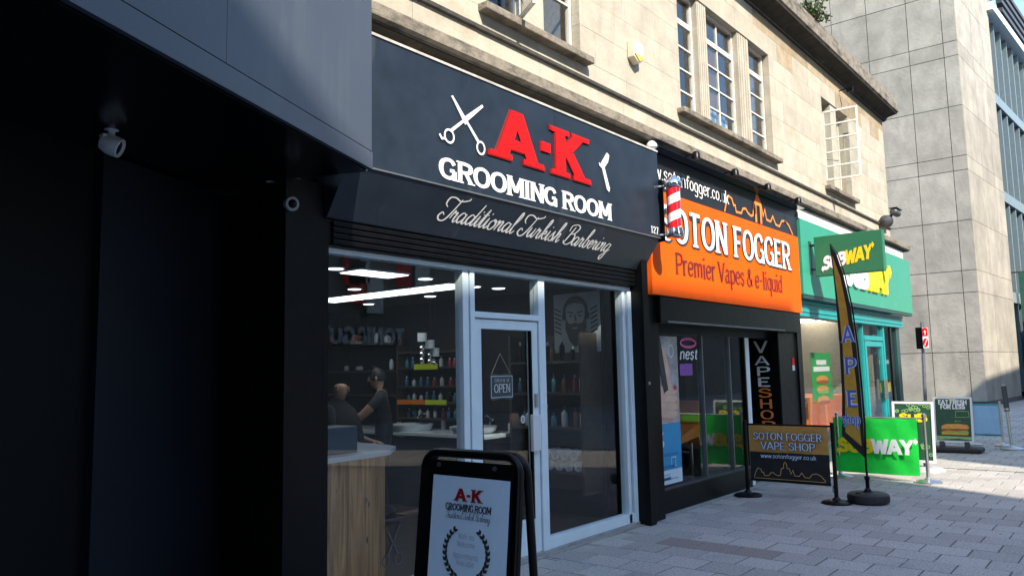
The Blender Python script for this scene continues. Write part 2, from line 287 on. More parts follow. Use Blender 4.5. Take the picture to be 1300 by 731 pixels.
h('s',2.9,'~0,1.4 1.7,4.8 1.8,3.4 2.4,1.2 1.4,0 .3,.7|~1.6,.1 2.4,.5 3.3,1.5'); h('h',3.9,'~0,1.4 2.3,7 2.5,9.6 1.6,8.6 .4,0|~.6,1.5 2,4.3 2.9,4 2.4,1.2 2.9,0 4.2,1.5'); h('b',3.6,'~0,1.4 2.3,7 2.4,9.6 1.6,8.6 .7,1.6 1.5,0 2.9,1.2 2.7,3.6 2.2,4.2 4,3.6')
h('e',2.8,'~0,1.4 2.2,2.8 2.1,4.4 .9,3.6 .7,.9 1.6,0 3.1,1.5'); h('g',4.2,'~3.3,3.7 1.6,4.5 .2,2.2 1,.1 2.6,1.5 3.4,4.3|~3.4,4.3 2.6,-2 1.2,-4.4 .2,-3 1.6,-1.2 4.6,1.5')
h('T',5.2,'~1.6,5.6 .2,7 .6,9.4 3,9.8 6,8.8 9.4,9.8 9.8,10.8|~6.4,9.6 5,4.4 3.4,.4 1.2,-.2 -.2,1.4 .8,3.2 2,2.2'); h('B',6,'~3.2,9 2.3,5 1,.2|~.6,6.4 .6,9.2 3.8,10.2 6,8.8 4.8,6 2.8,5.4 5.4,5.2 5.8,2 3.6,0 1,.4 .2,1.8')
def spline(pts, closed, n=6):
    out = []; N = len(pts)
    for i in range(N if closed else N-1):
        p0 = pts[(i-1) % N] if (closed or i > 0) else pts[0]; p1 = pts[i]; p2 = pts[(i+1) % N]
        p3 = pts[(i+2) % N] if (closed or i+2 < N) else pts[-1]
        for k in range(n):
            t = k/n; out.append(tuple(.5*(2*p1[j]+(p2[j]-p0[j])*t+(2*p0[j]-5*p1[j]+4*p2[j]-p3[j])*t*t+(3*p1[j]-p0[j]-3*p2[j]+p3[j])*t**3) for j in (0, 1)))
    if not closed: out.append(pts[-1])
    return out
def strokes(spec, n=6):
    res = []
    for st in spec.split('|'):
        sm = st.startswith('~'); st = st.lstrip('~').strip(); cl = st.endswith('z'); st = st.rstrip('z').strip()
        pts = [tuple(float(q) for q in p.split(',')) for p in st.split()]
        res.append((spline(pts, cl, n) if sm else pts, cl, sm))
    return res
def ribbon(pts, closed, wv, wh, taper=False):
    N = len(pts); L = []; Rr = []
    def seg(i, j):
        dx, dy = pts[j][0]-pts[i][0], pts[j][1]-pts[i][1]; l = math.hypot(dx, dy) or 1e-6; return dx/l, dy/l
    for i in range(N):
        a = seg(i-1, i) if (closed or i > 0) else seg(0, 1); b = seg(i, (i+1) % N) if (closed or i < N-1) else a
        nx, ny = -(a[1]+b[1]), a[0]+b[0]; l = math.hypot(nx, ny) or 1e-6; nx /= l; ny /= l
        tx, ty = ny, -nx; wd = math.hypot(wv*ty, wh*tx)/2; k = 1/max(.6, nx*-a[1]+ny*a[0])
        if taper and not closed: wd *= .55+.45*math.sin(math.pi*min(1, max(0, i/(N-1))))
        L.append((pts[i][0]+nx*wd*k, pts[i][1]+ny*wd*k)); Rr.append((pts[i][0]-nx*wd*k, pts[i][1]-ny*wd*k))
    return L, Rr
def lay(text, wv=1.2, wh=1.2, serif=0, gap=1.0, slant=0, script=False, sp=4.0, n=6):
    """-> list of letters, each a list of (L, R, closed) ribbons in font units, and the total width"""
    x = 0; out = []
    for c in text:
        if c == ' ': x += sp; out.append([]); continue
        adv, spec = (G2 if script else G)[c]; rib = []
        for pts, cl, sm in strokes(spec, n):
            pts = [(p[0]+slant*p[1], p[1]) for p in pts]
            # keep the stroke's outer edge inside the letter height
            if not script and not cl and len(pts) == 2 and abs(pts[0][1]-pts[1][1]) < .01:
                y = pts[0][1]; y += wh/2 if y < .1 else (-wh/2 if y > 9.9 else 0); pts = [(pts[0][0], y), (pts[1][0], y)]
            elif sm and not script: pts = [(p[0], max(-3, min(10, p[1]*(1-wh/10.)+wh/2 if p[1] >= -.1 else p[1]))) for p in pts]
            L, Rr = ribbon([(p[0]+x, p[1]) for p in pts], cl, wv, wh, script)
            if len(pts) == 2 and not script and abs(pts[0][1]-pts[1][1]) > .5*abs(pts[0][0]-pts[1][0]):
                sn = abs(pts[1][1]-pts[0][1])/math.hypot(pts[1][0]-pts[0][0], pts[1][1]-pts[0][1]); hw_ = wv/2/sn*(.6+.4*sn)
                sg_ = 1 if L[0][0] > Rr[0][0] else -1
                L = [(p[0]+x+sg_*hw_, p[1]) for p in pts]; Rr = [(p[0]+x-sg_*hw_, p[1]) for p in pts]
            rib.append((L, Rr, cl))
            if serif and not cl:
                ends = [(pts[0], pts[1]), (pts[-1], pts[-2])] if not sm else [(pts[0], pts[1]), (pts[-1], pts[-2])]
                for e, f in ends:
                    ey = e[1]
                    if abs(e[1]-f[1]) > .8*abs(e[0]-f[0]) and min(abs(ey), abs(ey-10), abs(ey-7), abs(ey+3)) < .05 and not (c in 'AMNVWvw' and ((c == 'A' and ey > 9) or (c == 'M' and abs(ey-2) < .1) or (c in 'Vv' and ey < .1) or (c in 'Ww' and (ey < .1 or 5 < ey < 9.5)) or (c == 'N' and abs(e[0]-7) < .1 and ey < .1))):
                        if c == 'G' and ey < .1: continue
                        yy = ey+(serif*.42 if ey in (0, -3) else -serif*.42); ss = wv/2+serif
                        rib.append(([(e[0]+x-ss, yy+serif*.42), (e[0]+x+ss, yy+serif*.42)], [(e[0]+x-ss, yy-serif*.42), (e[0]+x+ss, yy-serif*.42)], False))
        out.append(rib); x += adv+gap
    return out, x-gap
def textm(parent, text, m, o, u, v, W=None, H=1.0, depth=.003, off=.003, align='c', name='letter', per=False, dx=0, **k):
    """letters on the plane o + u*x + v*y, centred on o (or starting there); H = height of 10 units in metres"""
    per = per
    lets, tot = lay(text, **k); u = Vector(u).normalized(); v = Vector(v).normalized(); nn = u.cross(v); o = Vector(o)
    sy = H/10; sx = (W/tot) if W else sy; x0 = -tot*sx/2 if align == 'c' else 0
    cur = MB(); res = []; cnt = 0
    for rib in lets:
        if per: cur = MB(); cnt = 0
        for (L, Rr, cl) in rib:
            d0 = off+cnt*.00035; cnt = (cnt+1) % 9; n = len(L)
            def q(p, dd): return o+u*(x0+p[0]*sx+dx)+v*(p[1]*sy)+nn*dd
            f = [q(p, d0+depth) for p in L]+[q(p, d0+depth) for p in Rr]; m_ = n if cl else n-1
            fs = [(i, (i+1) % n, n+(i+1) % n, n+i) for i in range(m_)]
            if depth > .004:
                bk = [q(p, 0) for p in L]+[q(p, 0) for p in Rr]; f += bk
                fs += [(i, 2*n+i, 2*n+(i+1) % n, (i+1) % n) for i in range(m_)]+[(n+i, n+(i+1) % n, 3*n+(i+1) % n, 3*n+i) for i in range(m_)]
                if not cl: fs += [(0, n, 3*n, 2*n), (n-1, 2*n-1, 4*n-1, 3*n-1)]
            cur.add(f, fs)
        if per and rib: res.append(cur.build(name, m, parent))
    if not per: res.append(cur.build(name, m, parent))
    return res
FX, FZ = (1,0,0), (0,0,1)            # facade plane (faces the street)
NX = (0,-1,0)                        # u for planes that face -X (towards the camera end of the street)
def poly(parent, name, m, pts, o, u, v, off=.003, depth=.002):
    u = Vector(u).normalized(); v = Vector(v).normalized(); nn = u.cross(v); o = Vector(o)
    return MB().prism([o+u*a+v*b+nn*off for a, b in pts], nn*depth).build(name, m, parent)
def ell(cx, cy, rx, ry, n=18, a0=0, a1=2*math.pi): return [(cx+rx*math.cos(a0+(a1-a0)*i/n), cy+ry*math.sin(a0+(a1-a0)*i/n)) for i in range(n)]

# ================================================================== GROUND
def brickmat(name, c1, c2, cj, bw, bh, ox, oy):
    m = bpy.data.materials.new(name); m.use_nodes = True; n = m.node_tree.nodes; l = m.node_tree.links; b = n['Principled BSDF']; b.inputs['Roughness'].default_value = .8
    tc = n.new('ShaderNodeTexCoord'); mp = n.new('ShaderNodeMapping'); mp.inputs['Rotation'].default_value = (0, 0, R(90)); mp.inputs['Location'].default_value = (ox, oy, 0); l.new(tc.outputs['Object'], mp.inputs[0])
    br = n.new('ShaderNodeTexBrick'); br.offset = .5; br.inputs['Scale'].default_value = 1; br.inputs['Brick Width'].default_value = bw; br.inputs['Row Height'].default_value = bh
    br.inputs['Mortar Size'].default_value = .008; br.inputs['Color1'].default_value = (*c1, 1); br.inputs['Color2'].default_value = (*c2, 1); br.inputs['Mortar'].default_value = (*cj, 1)
    l.new(mp.outputs[0], br.inputs[0])
    no = n.new('ShaderNodeTexNoise'); no.inputs['Scale'].default_value = 120; no.inputs['Detail'].default_value = 4; l.new(tc.outputs['Object'], no.inputs[0])
    n2 = n.new('ShaderNodeTexNoise'); n2.inputs['Scale'].default_value = 1.1; n2.inputs['Detail'].default_value = 6; l.new(tc.outputs['Object'], n2.inputs[0])
    ad = n.new('ShaderNodeMath'); ad.operation = 'ADD'; l.new(no.outputs[0], ad.inputs[0]); l.new(n2.outputs[0], ad.inputs[1])
    mr = n.new('ShaderNodeMapRange'); mr.inputs[1].default_value = .6; mr.inputs[2].default_value = 1.4; mr.inputs[3].default_value = .6; mr.inputs[4].default_value = 1.4; l.new(ad.outputs[0], mr.inputs[0])
    hv = n.new('ShaderNodeHueSaturation'); l.new(br.outputs[0], hv.inputs['Color']); l.new(mr.outputs[0], hv.inputs['Value']); l.new(hv.outputs[0], b.inputs['Base Color'])
    bp = n.new('ShaderNodeBump'); bp.inputs['Strength'].default_value = .3; bp.inputs['Distance'].default_value = .01; l.new(no.outputs[0], bp.inputs['Height']); l.new(bp.outputs[0], b.inputs['Normal'])
    return m
PX0, PW, PL = 6.865, .326, .364      # course joint, course width (X), stone length (Y)
pav_m = brickmat('paving_far', (.36, .335, .31), (.41, .385, .355), (.06, .055, .05), PL, PW, -2.99, PX0)
gr = MB().add([(-400,-400,-.03),(600,-400,-.03),(600,400,-.03),(-400,400,-.03)], [(0,1,2,3)]).build('ground', mat('asphalt', (.06, .06, .062), .9, var=.2, scale=2)); gr['kind'] = 'structure'
pv = MB().add([(-12,-16,-.006),(60,-16,-.006),(60,1.5,-.006),(-12,1.5,-.006)], [(0,1,2,3)]).build('pavement', pav_m); pv['kind'] = 'structure'
paver_m = mat('paver_granite', (.385, .36, .335), .8, var=.42, scale=55, bump=.35, bscale=150, rnd=.15, world=True, gum=.75, stain=((.20, .19, .185), (1.7, 1.7, 1.7), .58, .5), grime=((.58, .57, .53), (2.2, 2.2, 2), .64, .35))
paver_dark = mat('paver_brown', (.27, .225, .20), .75, var=.4, scale=55, bump=.35, bscale=150)
joint_m = mat('joint_sand', (.055, .05, .045), .95, var=.4, scale=30)
me_p = None; cands = []
for i in range(-14, 40):
    for j in range(-40, 14):
        x0 = PX0+i*PW; y1 = -2.99+(j+(.5 if i % 2 else 0))*PL
        cx, cy = x0+PW/2, y1+PL/2; d = Vector((cx, cy, 0))-CAM; z = d.dot(fw)
        if z < .5 or cy > -.13: continue
        px, py = 650+FPX*d.dot(rt)/z, 365.5-FPX*d.dot(up)/z
        if -40 < px < 1340 and 300 < py < 775: cands.append((z, cx, cy))
cands.sort()
for z, cx, cy in cands[:296]:
    if me_p is None:
        b = MB().box(-PW/2+.005, PW/2-.005, -PL/2+.005, PL/2-.005, -.05, 0); o = b.build('paver', paver_m, None)
        bmn = bmesh.new(); bmn.from_mesh(o.data); bmesh.ops.bevel(bmn, geom=[e for e in bmn.edges if all(v.co.z > -.01 for v in e.verts)], offset=.004, segments=1, affect='EDGES'); bmn.verts.ensure_lookup_table(); fq = bmn.faces.new([bmn.verts.new(q) for q in ((-PW/2, -PL/2, -.0045), (PW/2, -PL/2, -.0045), (PW/2, PL/2, -.0045), (-PW/2, PL/2, -.0045))]); fq.material_index = 1; bmn.to_mesh(o.data); bmn.free(); o.data.materials.append(joint_m); me_p = o.data
    else:
        o = bpy.data.objects.new('paver', me_p); COL.objects.link(o)
    sp_ = PZ(925, 694)
    if abs(cx-sp_.x) < PW*.55 and abs(cy-sp_.y) < PL*1.6:
        o.data = stain_me = o.data.copy(); stain_me.materials.clear(); stain_me.materials.append(paver_dark); stain_me.materials.append(joint_m)
    o.parent = pv; o.location = (cx, cy, random.uniform(-.0015, .0015)); o.rotation_euler = (random.uniform(-.003, .003), random.uniform(-.003, .003), 0)
# threshold strip along the shopfronts, drain channel
ed = bx('threshold_strip', mat('threshold_concrete', (.30, .295, .28), .85, var=.2, scale=12, bump=.3, bscale=60, stain=((.12,.12,.12), (3,3,3), .55, .6)), None, 2.4, 19, -.12, .6, -.05, .006); ed['kind'] = 'structure'
dr = thing('drain_channel', 'narrow dark slot drain across the sunlit paving beyond the green banner', 'drain', (13.6, -1, 0))
bx('grate', dkgrey, dr, 13.55, 13.62, -12, -.5, -.01, .002)

# ================================================================== STONE BUILDING
sb = thing('stone_building', 'pale limestone upper storey with metal windows and a heavy projecting cornice', 'building', (10, 0, 0))
WZ0, WZ1 = 4.83, 6.50
WIN = [(3.05, 4.0), (5.03, 6.50), (8.73, 11.82), (14.37, 15.94)]
ZB, ZT, XE = 4.28, 7.10, 18.65
def wallpieces(x0, x1, z0, z1, holes):
    """rectangles of a wall with openings"""
    out = []; xs = [x0]; 
    for a, b, c, d in holes: out.append((xs[-1], a, z0, z1)); out.append((a, b, z0, c)); out.append((a, b, d, z1)); xs.append(b)
    out.append((xs[-1], x1, z0, z1)); return [q for q in out if q[1]-q[0] > .01 and q[3]-q[2] > .01]
b = MB()
for q in wallpieces(3.0, XE, 2.6, ZT+.2, [(a, c, WZ0, WZ1) for a, c in WIN]): b.box(q[0], q[1], .105, .5, q[2], q[3])
b.build('wall_core', mortar, sb)
b = MB().box(2.9, XE-.02, .12, 9, 7.25, 7.4).box(2.9, XE, 8.6, 9, 2.6, 7.3).box(XE-.3, XE-.01, .5, 8.6, 0, 7.25); b.build('back_structure', mortar, sb)
# ashlar: each block an object
lev = [4.28, 4.62, WZ0-.02, 5.18, 5.52, 5.86, 6.18, WZ1, 6.82, 7.10]
rs = random.Random(3)
for k in range(len(lev)-1):
    z0, z1 = lev[k], lev[k+1]; x = 2.95+rs.uniform(.2, .7)
    cuts = [3.0]
    while x < XE-.3: cuts.append(x); x += rs.uniform(.62, 1.05)
    cuts.append(XE)
    for a, c in zip(cuts[:-1], cuts[1:]):
        segs = [(a, c)]
        if z0 > WZ0-.1 and z1 < WZ1+.02:
            for w0, w1 in WIN:
                ns = []
                for s0, s1 in segs:
                    if s1 <= w0 or s0 >= w1: ns.append((s0, s1)); continue
                    if s0 < w0: ns.append((s0, w0))
                    if s1 > w1: ns.append((w1, s1))
                segs = ns
        for s0, s1 in segs:
            if s1-s0 < .05: continue
            g_ = .0015; y = rs.uniform(-.0015, .0015)
            o = bx('stone_block', stonetop if (k == len(lev)-2 and rs.random() < .75) or (k == len(lev)-3 and rs.random() < .25) else stone, sb, s0+g_, s1-g_, y, .104, z0+g_, z1-g_)
# weathered string course, groove moulding, sills
def profile(name, m, pts, x0, x1, **k): return MB().prism([(x0, y, z) for y, z in pts], (x1-x0, 0, 0)).build(name, m, sb, **k)
profile('string_course', ledge_m, [(.1, 4.065), (-.28, 4.075), (-.28, 4.09), (-.33, 4.10), (-.33, 4.19), (-.29, 4.22), (-.02, 4.27), (.1, 4.27)], 2.9, 18.95)
profile('lower_bed', ledge_m, [(.1, 3.90), (-.01, 3.90), (-.06, 4.045), (.1, 4.045)], 2.9, 18.85)
profile('groove_moulding', mat('dark_flashing', (.055, .052, .046), .8, var=.4, scale=12), [(-.002, 4.57), (-.035, 4.575), (-.04, 4.605), (-.002, 4.615)], 2.5, XE)
cor = profile('cornice', ledge_m, [(.1, 7.09), (-.03, 7.10), (-.06, 7.16), (-.10, 7.18), (-.28, 7.22), (-.28, 7.24), (-.31, 7.25), (-.31, 7.40), (-.25, 7.43), (.1, 7.46)], 2.9, 18.85)
b = MB()
for k in range(2, 18): b.box(1+k*1.0+.01, 1+(k+1)*1.0-.01, -.17, .1, 7.462, 7.70+.012*(k % 2))
b.build('parapet', ledge_m, sb)
soot_shade = mat('soot_shade', (.030, .026, .020), .95, var=.5, scale=7, stain=((.13, .095, .055), (3, 3, 3), .58, .7))  # near-black base: shade under ledge and cornice put into the colour, with soot
MB().prism([(2.9, .0, 4.05), (2.9, -.275, 4.062), (2.9, -.275, 4.074), (2.9, .0, 4.064)], (15.9, 0, 0)).build('soot_shade_soffit', soot_shade, sb)
MB().prism([(2.9, -.005, 3.88), (2.9, -.05, 4.045), (2.9, .0, 4.045), (2.9, .0, 3.88)], (15.8, 0, 0)).build('soot_shade_bed', soot_shade, sb)
MB().prism([(2.9, -.002, 7.07), (2.9, -.058, 7.135), (2.9, -.1, 7.165), (2.9, -.275, 7.205), (2.9, -.275, 7.219), (2.9, -.1, 7.179), (2.9, -.002, 7.12)], (15.9, 0, 0)).build('soot_shade_cornice', soot_shade, sb)
bx('white_band', whitewall, sb, 12.05, 18.6, -.235, -.06, 3.886, 4.05)

def sash(parent, x0, x1, z0, z1, y, nx, nz, frame=oldwhite, pane=glaz_w, t=.035, name='window'):
    """metal window: frame, glazing bars, panes each their own mesh"""
    w_ = MB().box(x0, x0+t, y-.02, y+.03, z0, z1).box(x1-t, x1, y-.02, y+.03, z0, z1).box(x0+t, x1-t, y-.02, y+.03, z0, z0+t).box(x0+t, x1-t, y-.02, y+.03, z1-t, z1).build(name, frame, parent)
    iw, ih = (x1-x0-2*t)/nx, (z1-z0-2*t)/nz
    for i in range(1, nx): bx('glazing_bar', frame, w_, x0+t+i*iw-.011, x0+t+i*iw+.011, y-.012, y+.02, z0+t, z1-t)
    for j in range(1, nz): bx('glazing_bar', frame, w_, x0+t, x1-t, y-.014, y+.022, z0+t+j*ih-.010, z0+t+j*ih+.010)
    for i in range(nx):
        for j in range(nz):
            p = bx('pane', pane, w_, x0+t+i*iw+.011, x0+t+(i+1)*iw-.011, y+.002, y+.008, z0+t+j*ih+.010, z0+t+(j+1)*ih-.010)
    return w_
curt = mat('brown_blind', (.16, .09, .05), .8, var=.3, scale=3)
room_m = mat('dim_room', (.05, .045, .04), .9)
wglass = glass('upper_glass', (.85, .87, .88), 1.5, 1.1)
for wi, (a, c) in enumerate(WIN):
    bx('sill', ledge_m, sb, a-.12, c+.10, -.11, .30, WZ0-.085, WZ0-.012, bevel=.01)
    bx('lintel', stone, sb, a+.002, c-.002, .05, .40, WZ1+.002, WZ1+.12)
    bx('reveal', stone, sb, a-.03, a-.002, .105, .45, WZ0, WZ1); bx('reveal', stone, sb, c+.002, c+.03, .105, .45, WZ0, WZ1)
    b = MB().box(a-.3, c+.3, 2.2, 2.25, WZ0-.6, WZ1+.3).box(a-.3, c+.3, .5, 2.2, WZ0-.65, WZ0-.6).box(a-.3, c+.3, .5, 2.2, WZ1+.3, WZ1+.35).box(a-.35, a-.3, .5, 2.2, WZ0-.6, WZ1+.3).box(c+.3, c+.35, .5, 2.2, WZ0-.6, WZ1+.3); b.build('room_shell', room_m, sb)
def mullion(x0, x1):
    mu = bx('window_pier', stone, sb, x0, x1, .02, .22, WZ0-.01, WZ1+.001)
    n = 4; wd = (x1-x0)/(n*2+1)
    for k in range(n): bx('flute', stone, mu, x0+wd*(2*k+.75), x0+wd*(2*k+2.0), .008, .022, WZ0+.03, WZ1-.02)
mullion(9.34, 9.62); mullion(10.66, 11.06)
def three(x0, x1, nx):
    sash(sb, x0, x1, WZ0, 6.10, .12, nx, 4, pane=wglass); sash(sb, x0, x1, 6.10, WZ1, .12, nx, 1, pane=wglass)
three(8.74, 9.34, 1); three(9.62, 10.66, 2); three(11.06, 11.80, 1)
bx('blind', curt, sb, 8.74, 9.3, .30, .32, WZ0, 6.4); bx('blind', curt, sb, 10.1, 10.6, .32, .34, WZ0+.5, 6.2); bx('blind', curt, sb, 11.06, 11.7, .30, .32, WZ0, 6.3)
rb = random.Random(5)
for k in range(10):
    x = 9.7+.085*k; hh = rb.uniform(.12, .34); bx('stored_box', [blueprint, porcelain, lt_plastic, ltblue][k % 4], sb, x, x+.07, .18, .26, WZ0+.02, WZ0+hh+.05)
mu = bx('window_pier', stone, sb, 5.56, 5.90, .02, .24, WZ0-.01, WZ1+.001)
sash(sb, 5.90, 6.49, WZ0, 6.48, .12, 1, 3, pane=wglass); sash(sb, 5.05, 5.56, WZ0, 6.48, .12, 1, 3, pane=wglass); sash(sb, 2.95, 3.95, WZ0, 6.48, .22, 2, 4, pane=wglass)
sash(sb, 14.39, 14.9, WZ0, WZ1, .2, 1, 4, pane=wglass); bx('window_pier', stone, sb, 14.9, 15.25, .02, .3, WZ0-.01, WZ1+.001); sash(sb, 15.27, 15.92, WZ0, WZ1, .2, 1, 4, pane=wglass)
# opened casements stand out from the wall, hinged at their far jamb
def casement(xh, z0, z1, wdt, nz, ang, y=.02):
    c = Vector((xh, y, 0)); d = Vector((-math.sin(ang), -math.cos(ang), 0)); nrm = Vector((math.cos(ang), -math.sin(ang), 0))*.016
    def bar(s0, s1, a, e): return [c+d*s0+Vector((0,0,a))-nrm, c+d*s1+Vector((0,0,a))-nrm, c+d*s1+Vector((0,0,e))-nrm, c+d*s0+Vector((0,0,e))-nrm]
    b = MB(); t = .03
    for q in ((0, t, z0, z1), (wdt-t, wdt, z0, z1), (t, wdt-t, z0, z0+t), (t, wdt-t, z1-t, z1)): b.prism(bar(*q), nrm*2)
    k = b.build('open_casement', oldwhite, sb)
    ih = (z1-z0)/nz
    for j in range(1, nz): MB().prism(bar(t, wdt-t, z0+j*ih-.012, z0+j*ih+.012), nrm*1.8).build('glazing_bar', oldwhite, k)
    for j in range(nz): MB().prism([p+nrm*.6 for p in bar(t, wdt-t, z0+j*ih+.013, z0+(j+1)*ih-.013)], nrm*.4).build('pane', glaz_s, k)
    MB().tube([c+d*.02+Vector((0,0,z0+.4)), c+d*.25+Vector((.12,.05,z0+.36))], .008, 6).build('stay', greym, k)
casement(14.42, 4.93, 6.22, .60, 5, R(-4)); casement(5.50, 4.86, 6.4, .40, 3, R(30))
# alarm box, wall hook, camera on the wall
ab = thing('alarm_box', 'small cream and yellow alarm box on the stone wall between windows', 'alarm box', (7.66, 0, 5.1))
p = PY(808, 68, -.06); ab.location = (p.x, 0, p.z-.12)
MB().prism([(p.x-.11, -.002, p.z+.13), (p.x+.11, -.002, p.z+.13), (p.x+.11, -.002, p.z-.07), (p.x, -.002, p.z-.13), (p.x-.11, -.002, p.z-.07)], (0, -.09, 0)).build('case', cream, ab, bevel=.01)
MB().prism([(p.x-.10, -.093, p.z-.04), (p.x+.10, -.093, p.z-.04), (p.x, -.093, p.z-.11)], (0, -.012, 0)).build('strobe', yellowp, ab)
hk = thing('wall_hook', 'small dark iron hook on the stone wall right of the end window', 'hook', (16.6, 0, 4.9))
p = PY(1094, 254, -.05); MB().tube([(p.x, -.0, p.z+.12), (p.x, -.05, p.z+.1), (p.x+.0, -.05, p.z-.08), (p.x+.06, -.08, p.z-.16), (p.x+.14, -.10, p.z-.10)], .022, 8).build('bent_rod', black, hk); hk.location = (0,0,0)
hk2 = thing('lamp_bracket', 'small bracket with flat plate above the end window', 'bracket', (15.6, 0, 6.7))
p = PY(1065, 116, 0); hk2.location = (0,0,0)
MB().tube([(p.x, 0, p.z), (p.x, -.16, p.z+.02)], .012, 6).build('arm', black, hk2); bx('plate', black, hk2, p.x-.012, p.x+.012, -.26, -.14, p.z-.06, p.z+.03)
def cctv(px, py, Y, label):
    p = PY(px, py, Y); t = thing('security_camera', label, 'camera', (p.x, p.y, p.z-.2)); 
    MB().tube([(p.x-.1, 0, p.z-.15), (p.x-.1, -.18, p.z-.15), (p.x-.05, -.22, p.z-.02)], .03, 8).build('bracket', black, t)
    MB().lathe((p.x-.22, -.3, p.z+.02), [(.04, 0), (.075, .03), (.075, .34), (.06, .36), (.06, .42)], 14, 'X').build('housing', dkgrey, t, smooth=True)
    bx('sunshield', black, t, p.x-.22, p.x+.26, -.38, -.22, p.z+.096, p.z+.11)
    MB().lathe((p.x-.3, -.14, p.z-.16), [(.02, 0), (.12, .05), (.14, .16), (.10, .22)], 14, 'X').build('floodlight', dkgrey, t, smooth=True)
    return t
cctv(1134, 272, -.25, 'black security camera on the corner of the stone building')
# shrub on the parapet
sh = thing('parapet_shrub', 'small green self-seeded shrub growing on the cornice', 'shrub', (0,0,0))
p = PY(1030, 16, -.1); sh.location = (p.x, p.y, 7.6)
rl = random.Random(11); b = MB(); st = MB()
for k in range(26):
    a = rl.uniform(0, 6.28); L_ = rl.uniform(.25, .75); tip = Vector((p.x+math.cos(a)*L_*.85, -.12+math.sin(a)*L_*.4, 7.66+L_*rl.uniform(.35, 1.1)))
    base = Vector((p.x+rl.uniform(-.1, .1), -.12, 7.62)); st.tube([base, base.lerp(tip, .5)+Vector((0,0,.05)), tip], [.012, .008, .003], 5)
    for j in range(16):
        c = base.lerp(tip, rl.uniform(.35, 1.05))+Vector((rl.uniform(-.06, .06), rl.uniform(-.06, .06), rl.uniform(-.05, .06)))
        d = Vector((rl.uniform(-1, 1), rl.uniform(-1, 1), rl.uniform(-.4, 1))).normalized(); s_ = d.cross(Vector((rl.uniform(-1,1), .3, rl.uniform(-1,1)))).normalized()
        l_ = rl.uniform(.05, .10); b.add([c, c+d*l_*.5+s_*l_*.28, c+d*l_, c+d*l_*.5-s_*l_*.28], [(0,1,2,3)])
b.build('foliage', leaf, sh); st.build('stem', stem_m, sh)

# ================================================================== DARK BUILDING ON THE LEFT
CA = R(24); cdir = Vector((math.cos(CA), math.sin(CA), 0)); cin = Vector((-math.sin(CA), math.cos(CA), 0))
CC = PY(472, 215, -.60)                       # bottom right corner of the canopy front
lb = thing('dark_shop_building', 'dark navy panelled shop unit with a deep boxed canopy at the left', 'building', (0, 0, 0))
def slab(name, m, s0, s1, d0, d1, z0, z1, parent=None, **k):
    """box along the angled frontage: s along the canopy to the left of its corner, d inwards"""
    q = [CC-cdir*s0+cin*d0, CC-cdir*s1+cin*d0, CC-cdir*s1+cin*d1, CC-cdir*s0+cin*d1]
    return MB().prism([(p.x, p.y, z0) for p in q], (0, 0, z1-z0)).build(name, m, parent or lb, **k)
zc = CC.z
cp = slab('canopy', canopy_m, 0.01, 7, .02, 1.4, zc+.004, 5.6)
for k in range(5): slab('canopy_panel', canopy_m, k*1.5+.0, k*1.5+1.497, 0, .02, zc+.118, 5.6, cp)
slab('canopy_edge_trim', canopy_m, -.005, 7, -.004, .02, zc, zc+.110, cp)
slab('end_panel', canopy_m, 0, .01, .02, 1.4, zc+.004, 5.6, cp)
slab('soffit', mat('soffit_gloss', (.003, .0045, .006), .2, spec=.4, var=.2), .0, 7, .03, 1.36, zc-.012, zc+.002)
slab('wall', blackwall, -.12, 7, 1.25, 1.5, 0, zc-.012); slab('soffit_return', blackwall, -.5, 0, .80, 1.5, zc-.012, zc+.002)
# boarded panel, recess edge, plinth
def wallx(px, py):                            # pixel -> s along the wall face
    n = cin; d = ray(px, py); o = CC+cin*1.25; t = (o-CAM).dot(n)/d.dot(n); P = CAM+d*t; return (CC-P).dot(cdir), P
s_l, _ = wallx(112, 480); s_r, _ = wallx(378, 480)
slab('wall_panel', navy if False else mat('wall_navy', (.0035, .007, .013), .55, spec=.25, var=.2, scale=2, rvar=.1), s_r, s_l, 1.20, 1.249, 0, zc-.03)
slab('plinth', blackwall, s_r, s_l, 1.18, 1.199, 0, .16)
slab('cover_strip', black, s_r-.10, s_r-.02, 1.19, 1.249, 0, zc-.1)
P = PZ(141, 184, zc-.09)
dc = thing('dome_camera', 'white eyeball security camera under the dark canopy', 'camera', (P.x, P.y, P.z-.1))
c = P
MB().lathe(c+Vector((0,0,.03)), [(.014, .0), (.018, .04), (.04, .05), (.04, .056)], 14).build('bracket', lt_plastic, dc, smooth=True)
dv = Vector((.62, -.55, -.35)).normalized(); q = dv.to_track_quat('Z', 'Y').to_matrix()
b = MB(); b.lathe((0,0,0), [(.02, -.055), (.04, -.045), (.052, -.012), (.054, .02), (.05, .05), (.045, .052), (.040, .037)], 20)
b.v = [c+q@v for v in b.v]; b.build('eyeball', lt_plastic, dc, smooth=True)
b = MB(); b.lathe((0,0,0), [(.0399, .034), (.036, .040), (.02, .044)], 16); b.v = [c+q@v for v in b.v]; b.build('lens', black, dc, smooth=True)
bx('conduit_box', lt_plastic, dc, c.x-.05, c.x-.02, c.y-.02, c.y+.03, c.z+.03, c.z+.05, bevel=.006)
P = PY(369, 259, -.10)

